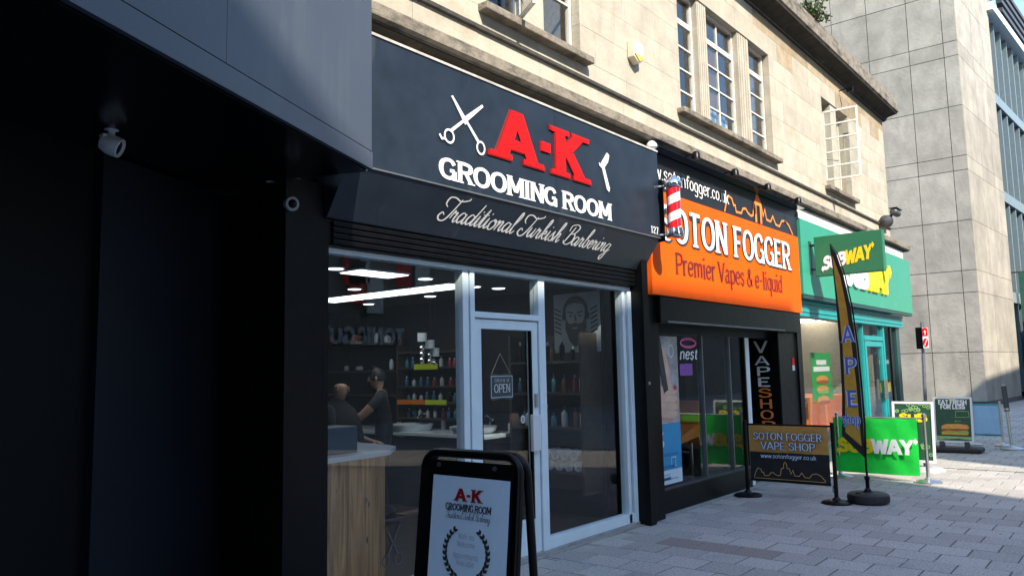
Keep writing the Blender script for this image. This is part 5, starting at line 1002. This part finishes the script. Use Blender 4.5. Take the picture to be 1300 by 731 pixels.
# tables and seats behind the glass
for k in range(3):
    x = 12.9+1.0*k; t = thing('dining_table', '%s small round-legged table inside the sandwich shop window' % ['nearest', 'middle', 'farthest'][k], 'table', (x, .8, .014), 'tables in the sandwich shop'); bx('top', mat('table_top', (.45, .36, .25), .4), t, x-.3, x+.3, .5, 1.1, .74, .775, bevel=.01); MB().tube([(x, .8, .03), (x, .8, .74)], .03, 10).build('leg', steel, t); MB().lathe((x, .8, .0145), [(.24, 0), (.24, .012), (.04, .03)], 18).build('base', black, t)
    t = thing('bench_seat', 'orange padded seat block beside the %s sandwich shop table' % ['nearest', 'middle', 'farthest'][k], 'seat', (x+.5, .8, .014), 'orange seats in the sandwich shop'); bx('seat', orange_seat, t, x+.34, x+.66, .3, 1.2, .40, .50, bevel=.02); bx('backrest', orange_seat, t, x+.60, x+.68, .3, 1.2, .505, 1.05, bevel=.02); bx('plinth', dkgrey, t, x+.36, x+.64, .32, 1.18, .0145, .399)
bxw = thing('napkin_box', 'white and orange box on the nearest sandwich shop table', 'box', (12.9, .7, .775)); bx('carton', lt_plastic, bxw, 12.78, 12.92, .56, .72, .7755, .99); bx('orange_carton', orange_seat, bxw, 12.925, 13.15, .56, .74, .7755, .98)
# ================================================================== STREET FURNITURE
def wavy(parent, name, m, X, y0, y1, z0, z1, amp=.012, n=24, mrows=8, th=.004, seed=0):
    """hanging cloth facing up the street, with soft sag folds and real thickness"""
    rr = random.Random(seed); ph = rr.uniform(0, 6); b = MB(); vs = []
    for side in (0, 1):
        for j in range(mrows+1):
            for i in range(n+1):
                s, t = i/n, j/mrows; x = X+amp*math.sin(6.28*(1.3*s+.4*t)+ph)*(.3+t*.9)+amp*.5*math.sin(6.28*(3.1*s-.9*t)+ph*2)+amp*.7*math.sin(6.28*(3.2*t+.35*s)+ph)+(th if side else 0)
                vs.append((x, y0+(y1-y0)*s, z1+(z0-z1)*t-.006*math.sin(3.14*s)*t))
    K = (n+1)*(mrows+1); fs = []
    for sd in (0, 1):
        for j in range(mrows):
            for i in range(n): a = sd*K+j*(n+1)+i; fs.append((a, a+1, a+n+2, a+n+1))
    for j in range(mrows):
        for i in (0, n): a = j*(n+1)+i; fs.append((a, a+n+1, a+n+1+K, a+K))
    for i in range(n):
        for j in (0, mrows): a = j*(n+1)+i; fs.append((a, a+1, a+1+K, a+K))
    return b.add(vs, fs).build(name, m, parent, smooth=True)
def post(parent, x, y, hgt, r, m, mb, base_r=.17, lean=(0, 0)):
    MB().tube([(x, y, .02), (x+lean[0], y+lean[1], hgt)], r, 14).build('post', m, parent, smooth=True)
    MB().lathe((x, y, .0015), [(base_r, 0), (base_r, .016), (base_r*.9, .026), (base_r*.3, .045), (r*1.3, .07)], 28).build('base', mb, parent, smooth=True)
# vape shop barrier
VB = 9.55; y0, y1 = -.30, -1.32
vb = thing('cafe_barrier', 'black and tan SOTON FOGGER VAPE SHOP barrier banner between two black posts', 'barrier', (VB, -.8, 0))
pl, pr_ = PZ(953, 628), PZ(1060, 640); VB = (pl.x+pr_.x)/2; y0, y1 = pl.y, pr_.y
for y in (y0, y1): post(vb, VB, y, .93, .024, black, black, .17)
MB().tube([(VB, y0, .885), (VB, y1, .885)], .012, 8).build('cross_bar', black, vb)
ya, yb = y0-.055, y1+.05; zt_, zb_ = .875, .19
wavy(vb, 'banner_upper', tan_b, VB-.012, ya, yb, .555, zt_, .004, seed=1); wavy(vb, 'banner_lower', blackcloth, VB-.012, ya, yb, zb_+.035, .553, .004, seed=1); MB().tube([(VB-.01, ya, zb_+.02), (VB-.01, yb, zb_+.02)], .016, 8).build('bottom_bar', black, vb)
MB().tube([(VB, y1+.03, .20), (VB-.02, y1+.03, .14), (VB, y1+.0, .10)], .005, 5).build('tie_cord', black, vb); MB().tube([(VB, y0-.03, .20), (VB-.02, y0-.03, .14), (VB, y0-.0, .10)], .005, 5).build('tie_cord', black, vb)
o_ = Vector((VB-.030, (ya+yb)/2, 0)); W_ = abs(ya-yb)
for m_, wv_, off_ in ((inkdark, 3.2, 0), (poster_w, 1.6, .004)):
    textm(vb, 'SOTON FOGGER', m_, o_+Vector((0, 0, .705)), NX, FZ, W=W_*.86, H=.085, depth=.001, off=off_, wv=wv_, wh=wv_*.6, serif=.6, name='lettering'); textm(vb, 'VAPE SHOP', m_, o_+Vector((0, 0, .588)), NX, FZ, W=W_*.68, H=.09, depth=.001, off=off_, wv=wv_, wh=wv_*.6, serif=.6, name='lettering')
textm(vb, 'www.sotonfogger.co.uk', poster_w, o_+Vector((0, 0, .485)), NX, FZ, W=W_*.70, H=.05, depth=.001, off=0, wv=1.4, wh=.9, serif=.4, gap=.7, name='lettering')
skyline(vb, mat('gold_line', (.55, .36, .12), .5), o_, NX, FZ, -W_*.45, W_*.45, .245, .20, .008, 0); bx('gold_rule', mat('gold_line', (0,0,0)), vb, VB-.032, VB-.030, yb+.05, ya-.05, .232, .238)
# feather flag
FXX = 9.92; fb = PZ(1102, 638)
fl = thing('feather_flag', 'tall ochre feather flag with black border on a weighted base', 'flag', (FXX, fb.y, 0)); FXX = fb.x
def fpq(px, py): p = PXX(px, py, FXX); return (p.y, p.z)
left = [(1053, 309), (1057, 340), (1061, 380), (1066, 440), (1069, 500), (1069, 553)]; right = [(1098, 581), (1096, 540), (1092, 490), (1087, 440), (1080, 390), (1071, 350), (1062, 323)]
outer = [fpq(*q) for q in left+right]
li = [(1057, 325), (1060, 352), (1065, 390), (1070, 440), (1073, 500), (1073.5, 548)]; ri = [(1094, 566), (1091.5, 540), (1087.5, 490), (1081.5, 440), (1075, 392), (1067, 352)]
inner = [fpq(*q) for q in li+ri]
def fsheet(name, m, pts, x0, th):
    def wob(y, z): return .05*math.sin(z*2.2+y*3)
    b = MB(); n = len(pts)
    return b.prism([(x0, y, z) for y, z in pts], (th, 0, 0)).build(name, m, fl)
fsheet('border', blackcloth, outer, FXX-.003, .006); fsheet('field', ochre, inner, FXX-.006, .0025); fsheet('field', ochre, inner, FXX+.0035, .0025)
ppts = [fpq(1099.5, 640), fpq(1098.5, 590), fpq(1097, 540), fpq(1093, 490), fpq(1088, 440), fpq(1081, 390), fpq(1072, 350), fpq(1063, 323), fpq(1053.5, 310)]
ppts[0] = (ppts[1][0]-.01, .12)
MB().tube([(FXX, y-.008, z) for y, z in ppts], [.013, .013, .012, .011, .010, .009, .008, .006, .004], 8).build('pole', black, fl, smooth=True)
for i, (ch, px, py, hh, ww) in enumerate((('V', 1073, 372, .0, .0), ('A', 1077, 424, .20, .11), ('P', 1080, 464, .20, .11), ('E', 1083, 506, .20, .11), ('shop', 1084, 532, .14, .20))):
    if hh == 0: continue
    y, z = fpq(px, py)
    for m_, wv_, of in ((poster_w, 3.2, 0), (bluetxt, 1.9, .002)): textm(fl, ch, m_, (FXX-.0062, y+.005 if i < 4 else y+.03, z-hh*.5), NX, FZ, W=ww, H=hh, depth=.0005, off=of, wv=wv_, wh=wv_*.7, serif=.6, name='lettering')
cy_ = ppts[0][0]
MB().lathe((FXX, cy_, .0015), [(.20, 0), (.225, .02), (.232, .06), (.225, .10), (.20, .115), (.06, .118), (.05, .13)], 28).build('weight_base', rubber, fl, smooth=True); MB().lathe((FXX, cy_, .12), [(.04, .0), (.04, .03), (.022, .05), (.022, .14), (.03, .15), (.03, .18), (.018, .19)], 14).build('spigot', black, fl, smooth=True); MB().lathe((FXX-.1, cy_+.08, .117), [(.03, 0), (.03, .012), (.02, .014)], 12).build('filler_cap', black, fl)
# sandwich shop barrier
SBX = 11.82; pr2 = PZ(1180, 612); y1 = pr2.y; y0 = -.70
sbn = thing('cafe_barrier', 'bright green SUBWAY barrier banner between steel posts', 'barrier', (SBX, -1.3, 0))
for y in (y0, y1): post(sbn, SBX, y, .90, .022, steel, steel, .17)
for y in (y0, y1): MB().lathe((SBX, y, .88), [(.03, 0), (.03, .03), (.012, .045)], 14).build('finial', steel, sbn, smooth=True)
MB().tube([(SBX, y0, .855), (SBX, y1, .855)], .012, 8).build('cross_bar', steel, sbn)
wavy(sbn, 'banner', green_b, SBX-.012, y0+.06, y1+.09, .085, .85, .010, seed=4)
oo = Vector((SBX-.052, (y0+y1)/2+.05, .36)); subway(sbn, oo+Vector((0, 0, 0)), NX, FZ, 1.0, .205, yellow, white, 0, depth=.001, sl=0)
# snap-frame pavement boards
def snap(label, X, ya, yb, z0, z1, prints, base=True):
    t = thing('pavement_board', label, 'pavement sign', (X, (ya+yb)/2, 0)); f = .035
    def tq(y, z, o=0): return (X+.10*(z-z0)/(z1-z0)-.02-o, y, z)
    b = MB()
    for (a, c, d, e) in ((ya, ya-f, z0, z1), (yb+f, yb, z0, z1), (ya-f, yb+f, z0, z0+f), (ya-f, yb+f, z1-f, z1)): b.prism([tq(a, d), tq(c, d), tq(c, e), tq(a, e)], (-.022, 0, 0))
    b.build('snap_frame', lt_plastic, t)
    MB().prism([tq(ya-f, z0+f), tq(yb+f, z0+f), tq(yb+f, z1-f), tq(ya-f, z1-f)], (-.012, 0, 0)).build('print_sheet', dkgreen, t)
    tv_ = (Vector(tq(ya, z1))-Vector(tq(ya, z0))).normalized(); oc = Vector(tq((ya+yb)/2, z0, .012)); prints(t, oc, tv_, abs(ya-yb), (Vector(tq(ya, z1))-Vector(tq(ya, z0))).length)
    return t
def pr_eat(t, o, v, W, H):
    textm(t, 'EAT FRESH', white, o+v*(H*.83), NX, v, W=W*.72, H=.085, depth=.001, wv=2.6, wh=2.2, sp=3, name='heading'); textm(t, 'FOR LESS', white, o+v*(H*.73), NX, v, W=W*.62, H=.085, depth=.001, wv=2.6, wh=2.2, sp=3, name='heading')
    poly(t, 'logo_print', yellow, [(-.06, 0), (.06, 0), (.06, .018), (-.06, .018)], o+v*(H*.93), NX, v)
    rib2(t, 'speech_outline', ltgreen, [(.04, .55*H), (.26, .56*H), (.25, .68*H), (.05, .69*H)], .008, o, NX, v, off=.003, depth=.001, closed=True); rib2(t, 'speech_tail', ltgreen, [(.06, .50*H), (.02, .45*H), (.12, .47*H)], .008, o, NX, v, off=.003, depth=.001)
    poly(t, 'bread_print', bun, [(-.20, .30*H), (-.19, .36*H), (-.12, .40*H), (.08, .41*H), (.22, .39*H), (.25, .33*H), (.22, .29*H)], o, NX, v, .003); poly(t, 'filling_print', fil, [(-.20, .24*H), (-.19, .30*H), (.22, .305*H), (.24, .25*H)], o, NX, v, .005); poly(t, 'lettuce_print', let, [(-.22, .22*H), (-.1, .26*H), (.05, .245*H), (.2, .265*H), (.25, .22*H), (.1, .20*H)], o, NX, v, .007); poly(t, 'bread_print', bun, [(-.19, .17*H), (.22, .17*H), (.24, .21*H), (-.20, .22*H)], o, NX, v, .009); poly(t, 'table_print', ltgreen, [(-W*.45, .05*H), (W*.1, .09*H), (W*.45, .06*H), (W*.45, .13*H), (-W*.45, .14*H)], o, NX, v, .003)
def pr_sub(t, o, v, W, H):
    rr = random.Random(2)
    for k in range(26):
        a, c = rr.uniform(-.42, .42)*W, rr.uniform(.83, .96)*H if k < 18 else rr.uniform(.1, .3)*H
        rib2(t, 'leaf_outline', ltgreen, [(a+.022*math.cos(q*1.05+k), c+.022*math.sin(q*1.05+k)) for q in range(6)], .010, o, NX, v, off=.003+.0006*(k % 8), depth=.0005, closed=True)
    textm(t, 'SUB', yellow, o+v*(H*.66), NX, v, W=W*.62, H=.13, depth=.001, wv=2.9, wh=2.4, name='heading')
XB1 = 12.95; ya, yb = PXX(1133, 545, XB1).y, PXX(1186, 545, XB1).y
s1 = snap('silver framed board with yellow SUB heading behind the green banner', XB1, ya, yb, .14, 1.03, pr_sub)
MB().lathe((XB1+.05, (ya+yb)/2-.05, .0015), [(.34, 0), (.34, .03), (.30, .06), (.1, .08)], 24).build('weight_base', boxgrey, s1, smooth=True)
for s in (-.12, .12): MB().tube([(XB1+.02, (ya+yb)/2+s, .06), (XB1, (ya+yb)/2+s, .16)], .018, 8).build('leg', dkgrey, s1)
XB2 = 16.1; ya, yb = PXX(1185, 530, XB2).y, PXX(1235, 530, XB2).y
s2 = snap('silver framed EAT FRESH FOR LESS board on a dark rubber foot', XB2, ya, yb, .17, .98, pr_eat)
MB().prism([(XB2-.22, ya+.06, .0015), (XB2+.22, ya+.06, .0015), (XB2+.22, yb-.12, .0015), (XB2-.22, yb-.12, .0015)], (0, 0, .09)).build('weight_base', rubber, s2, bevel=.03)
for s in (-.2, .2): bx('spring_leg', dkgrey, s2, XB2-.05, XB2+.03, (ya+yb)/2+s-.04, (ya+yb)/2+s+.04, .08, .19)
# pale blue barrier and its leaning steel post
XS = 17.6; pb0, pb1 = PXX(1234, 512, XS), PXX(1269, 512, XS)
bb = thing('cafe_barrier', 'pale blue barrier sheet beyond the EAT FRESH board', 'barrier', (XS, (pb0.y+pb1.y)/2, 0)); wavy(bb, 'sheet', ltblue, XS, pb0.y, pb1.y+.02, .22, .77, .006, seed=8); MB().tube([(XS, pb0.y+.02, .785), (XS, pb1.y, .785)], .013, 8).build('cross_bar', teal_d, bb); wavy(bb, 'hem', teal_d, XS-.001, pb0.y, pb1.y+.02, .19, .219, .006, seed=8)
post(bb, XS, pb0.y+.03, .85, .022, steel, steel, .15); post(bb, XS, pb1.y-.0, .85, .02, steel, steel, .15)
q0 = PZ(1285, 570); q1 = PXX(1274, 490, q0.x)
lp_ = thing('queue_post', 'leaning steel post with a dark upper sleeve at the right edge', 'post', (q0.x, q0.y, 0)); d_ = (q1.x-q0.x, q1.y-q0.y)
post(lp_, q0.x, q0.y, q1.z, .026, steel, steel, .19, d_); k0 = .60; MB().tube([(q0.x+d_[0]*k0, q0.y+d_[1]*k0, q1.z*k0), (q0.x+d_[0], q0.y+d_[1], q1.z+.004)], .045, 14).build('sleeve', dkgrey, lp_, smooth=True); MB().tube([(q0.x+d_[0], q0.y+d_[1], q1.z), (q0.x+d_[0], q0.y+d_[1], q1.z+.03)], .032, 12).build('cap', steel, lp_, smooth=True)
MB().tube([(q0.x+d_[0]*.62, q0.y+d_[1]*.62, q1.z*.62), (q0.x+d_[0]*.64, q0.y+d_[1]*.64, q1.z*.65)], .05, 14).build('collar', steel, lp_, smooth=True)
# traffic sign on post
TX = 24.0; tc_ = PXX(1171, 429, TX)
ts = thing('traffic_sign', 'red and white traffic sign on a grey post beside the concrete wall', 'traffic sign', (TX, tc_.y-.02, 0)); yq = PXX(1171.5, 500, TX).y-.02
MB().tube([(TX+.05, yq, -.01), (TX+.05, tc_.y+.0, 2.75)], .05, 12).build('post', greym, ts, smooth=True)
bx('sign_back', black, ts, TX-.05, TX+.0, tc_.y-.02, tc_.y+.16, tc_.z-.30, tc_.z+.30, bevel=.02)
bx('sign_face', white, ts, TX-.075, TX-.051, tc_.y-.16, tc_.y-.021, tc_.z-.28, tc_.z+.28)
o_ = Vector((TX-.075, tc_.y-.09, tc_.z)); poly(ts, 'red_disc', red, ell(0, -.13, .065, .12), o_, NX, FZ, .002); poly(ts, 'white_slash', white, [(-.04, -.2), (-.02, -.22), (.04, -.06), (.02, -.04)], o_, NX, FZ, .005); poly(ts, 'red_wedge', red, [(-.065, .05), (.065, .05), (.065, .26), (.0, .28), (-.065, .26)], o_, NX, FZ, .002); poly(ts, 'white_arrow', white, [(-.012, .08), (.012, .08), (.012, .16), (.035, .16), (0, .22), (-.035, .16), (-.012, .16)], o_, NX, FZ, .005)
# ================================================================== CONCRETE AND GLASS BUILDING BEYOND
CX = 33.0; CYc = .50
cbld = thing('concrete_building', 'tall grey concrete building clad in large jointed panels', 'building', (CX, CYc, 0))
bd = Vector((math.cos(R(-3.7)), math.sin(R(-3.7)), 0)); bn = Vector((-bd.y, bd.x, 0))      # along the street face / into the building
c0 = Vector((CX, CYc, 0))
def frus(name, m, parent, s0, s1, d0, d1, z0, z1, **k):
    q = [c0+bd*s0+bn*d0, c0+bd*s1+bn*d0, c0+bd*s1+bn*d1, c0+bd*s0+bn*d1]; return MB().prism([(p.x, p.y, z0) for p in q], (0, 0, z1-z0)).build(name, m, parent, **k)
MB().box(CX+.06, CX+12, CYc+.06, 14, 0, 24).build('core', concj, cbld)
ZJ = [.16, 1.98, 4.18, 5.0, 6.88, 8.79, 9.34, 11.28, 13.24, 13.82, 15.8, 17.7, 18.3, 20.2, 22.1, 24]; YJ = [CYc, .98, 2.18, 3.66, 5.04, 6.5, 8.0, 9.5, 11, 12.5, 14]
frj = .012
for j in range(len(ZJ)-1):
    for i in range(len(YJ)-1): bx('concrete_panel', conc, cbld, CX+random.uniform(-.004, .004), CX+.059, YJ[i]+(frj if i else .0), YJ[i+1]-frj, ZJ[j]+frj, ZJ[j+1]-frj)
SW = 6.0
sj = [.062, 2.4, 4.4, SW]
for j in range(len(ZJ)-1):
    for i in range(len(sj)-1): frus('concrete_panel', conc, cbld, sj[i]+(.01 if i else .0), sj[i+1]-.01, -.0, .06, ZJ[j]+frj*.6, ZJ[j+1]-frj*.6)
frus('plinth', dkgrey, cbld, -.02, SW, -.04, .06, 0, .15); bx('plinth', dkgrey, cbld, CX-.05, CX+.06, CYc, 14, 0, .15)
gb = thing('glass_building', 'glazed facade with pale vertical fins beyond the concrete wall', 'building', tuple(c0+bd*(SW+6)))
L2 = 60
def onface(px, py, dd=0.0):
    d = ray(px, py); o = c0+bn*dd; t = (o-CAM).dot(bn)/d.dot(bn); return CAM+d*t
RZ = onface(1264, 8, -.25).z; SW2 = (onface(1262, 100)-c0).dot(bd)
frus('core', concj, gb, SW+.05, SW+L2, 2.2, 8, 0, RZ-.4)
for k in range(4): frus('floor_edge', fin_m, gb, SW+.01, SW+L2, .05, 2.2, 4.1+4.4*k, 4.55+4.4*k)
s = SW+.1; k = 0
while s < SW+L2-1.5:
    for z0 in (.3, 4.56, 8.96, 13.36):
        if z0 == .3 and False: continue
        frus('window_pane', glaz_b, gb, s+.14, s+1.16, .36, .40, z0, z0+(3.78 if z0 == .3 else 3.93))
        frus('fin', fin_m, gb, s, s+.13, .10, .40, z0, z0+(3.78 if z0 == .3 else 3.93))
    s += 1.3; k += 1
frus('roof_edge', lt_plastic, gb, SW-.3, SW+L2, -.25, 2.4, RZ-.35, RZ)
rfm = frus('plant_screen', dkgrey, gb, SW+14, SW+40, 3.0, 3.2, RZ+.01, RZ+.6)
for k in range(9): frus('louvre', dkgrey, gb, SW+13, SW+40, 1.6+.0*k, 1.9, RZ+1.9+.55*k, RZ+2.15+.55*k)
for k in range(5): frus('louvre_post', dkgrey, gb, SW+14+6*k, SW+14.2+6*k, 1.91, 2.05, RZ+.01, RZ+7)
mr_ = thing('mural_hoarding', 'pale blue hoarding with yellow patches below the glass facade', 'hoarding', tuple(c0+bd*(SW+8))); frus('board', ltblue, mr_, SW+.5, SW+26, -.35, -.25, 0, 3.4); 
for k in range(5): frus('yellow_patch', yellow, mr_, SW+2.6+4*k, SW+4.1+4*k, -.362, -.351, 1.2+.3*(k % 2), 2.1+.3*(k % 2))
for k in range(4): frus('green_patch', let, mr_, SW+.9+5*k, SW+1.6+5*k, -.362, -.351, .5, 3.0)
gf = thing('green_awning', 'dark green hanging banner on the glass building', 'banner', tuple(c0+bd*(SW+1.2)+Vector((0,0,2.6)))); frus('cloth', mat('deep_green', (.02, .10, .06), .7), gf, SW+.9, SW+1.0, -1.4, -.1, 2.3, 5.4); frus('bracket', dkgrey, gf, SW+.92, SW+.98, -1.45, .62, 5.41, 5.47)
bo = thing('dark_bollard', 'dark square bollard at the foot of the concrete wall', 'bollard', (30, 1, 0)); pA, pB = PXX(1206, 480, 31.5), PXX(1215, 480, 31.5); bx('post', dkgrey, bo, 31.4, 31.65, pB.y, pA.y, -.01, PXX(1210, 478, 31.5).z, bevel=.02); bo.location = (0,0,0)
# ================================================================== ACROSS THE STREET (casts the shade, shows in the glass)
YO = -16.0
ob = thing('opposite_building', 'dark brick building across the street, seen mirrored in the barber window', 'building', (0, YO, 0))
def shade(P):                         # where the sun ray through P crosses the opposite front
    t = (P.y-YO)/(-S.y); return P+S*t
def canq(px, py):
    d = ray(px, py); t = (CC-CAM).dot(cin)/d.dot(cin); return CAM+d*t
q1, q2 = shade(canq(468, 185)), shade(canq(318, 0))
qa = shade(Vector((3.6, -.35, 2.62))); qb = shade(Vector((11.9, -.22, 2.50)))
e1, e2 = shade(Vector((12.37, -.39, 0))), shade(Vector((10.99, -3.01, 0)))
f1, f2 = shade(Vector((14.55, -.8, 0))), shade(Vector((14.75, -2.6, 0)))
slope = (q2.z-q1.z)/(q2.x-q1.x)
xr0 = q2.x-5; zr0 = q2.z+slope*(-5)
zr = (q1.z+q2.z)/2
xe = e2.x-.45
prof = [(-40, 0), (-40, zr), (xe-.3, zr-.1), (xe, e1.z), (xe, 0)]
MB().prism([(x, YO, z) for x, z in prof], (0, -1.0, 0)).build('brick_wall', brick_d, ob)
zf = shade(Vector((33, .5, 1.0))).z
ob2 = thing('opposite_block', 'plain rendered block farther along the opposite side of the street', 'building', (30, YO, 0))
fx = (f1.x+f2.x)/2
MB().prism([(fx, YO, 0), (fx, YO, max(f1.z, f2.z)-.3), (fx+3, YO, zf), (90, YO, zf), (90, YO, 0)], (0, -1.0, 0)).build('rendered_wall', mat('render_grey', (.30, .28, .25), .9, var=.15), ob2)
wn = mat('opp_window', (.04, .05, .07), .08, spec=.8)
for r_i in range(4):
    for k in range(14):
        x = -22+2.0*k
        if x > e2.x-2: continue
        w2 = bx('window', oldwhite, ob, x, x+1.1, YO, YO+.06, 4.6+2.9*r_i, 6.4+2.9*r_i); bx('pane', wn, w2, x+.08, x+1.02, YO+.061, YO+.07, 4.68+2.9*r_i, 6.32+2.9*r_i)
bx('shop_glazing', wn, ob, -20, e2.x-.8, YO, YO+.05, .4, 2.3)
bx('fascia_band', mat('opp_fascia', (.022, .024, .028), .5), ob, -20, e2.x-.6, YO, YO+.15, 2.4, 3.9)
# mirrored lettering: position from its mirror image in the window
pA, pB = PY(444, 430, -YO), PY(509, 430, -YO); pz0 = PY(480, 438, -YO).z; pz1 = PY(480, 416, -YO).z
ts2 = thing('hair_salon_sign', 'pale TONI&GUY lettering on the opposite shop, mirrored in the barber window', 'sign', ((pA.x+pB.x)/2, YO+.15, pz0))
xR = pA.x; xL = pB.x
textm(ts2, 'TONI&GUY', lt_plastic, (pB.x, YO+.15, pz0), (-1, 0, 0), FZ, W=(pB.x-pA.x)*1.62, H=pz1-pz0, align='l', depth=.05, off=0, wv=2.5, wh=2.3, gap=1.0, per=True)
for k, (a, c, m_) in enumerate(((440, 335, red), (452, 333, white), (506, 340, red), (447, 360, red), (470, 372, white), (530, 345, whitewall))):
    p = PY(a, c, -YO); t = thing('street_banner', '%s hanging banner across the street, mirrored high in the barber window' % ['left red', 'left white', 'right red', 'lower red', 'lower white', 'right white'][k], 'banner', (p.x, YO+.3, p.z), 'banners on the opposite building'); bx('cloth', m_, t, p.x-.35, p.x+.35, YO+.25, YO+.27, p.z-.7, p.z+.7); bx('pole', dkgrey, t, p.x-.4, p.x+.4, YO+.0, YO+.3, p.z+.701, p.z+.75)
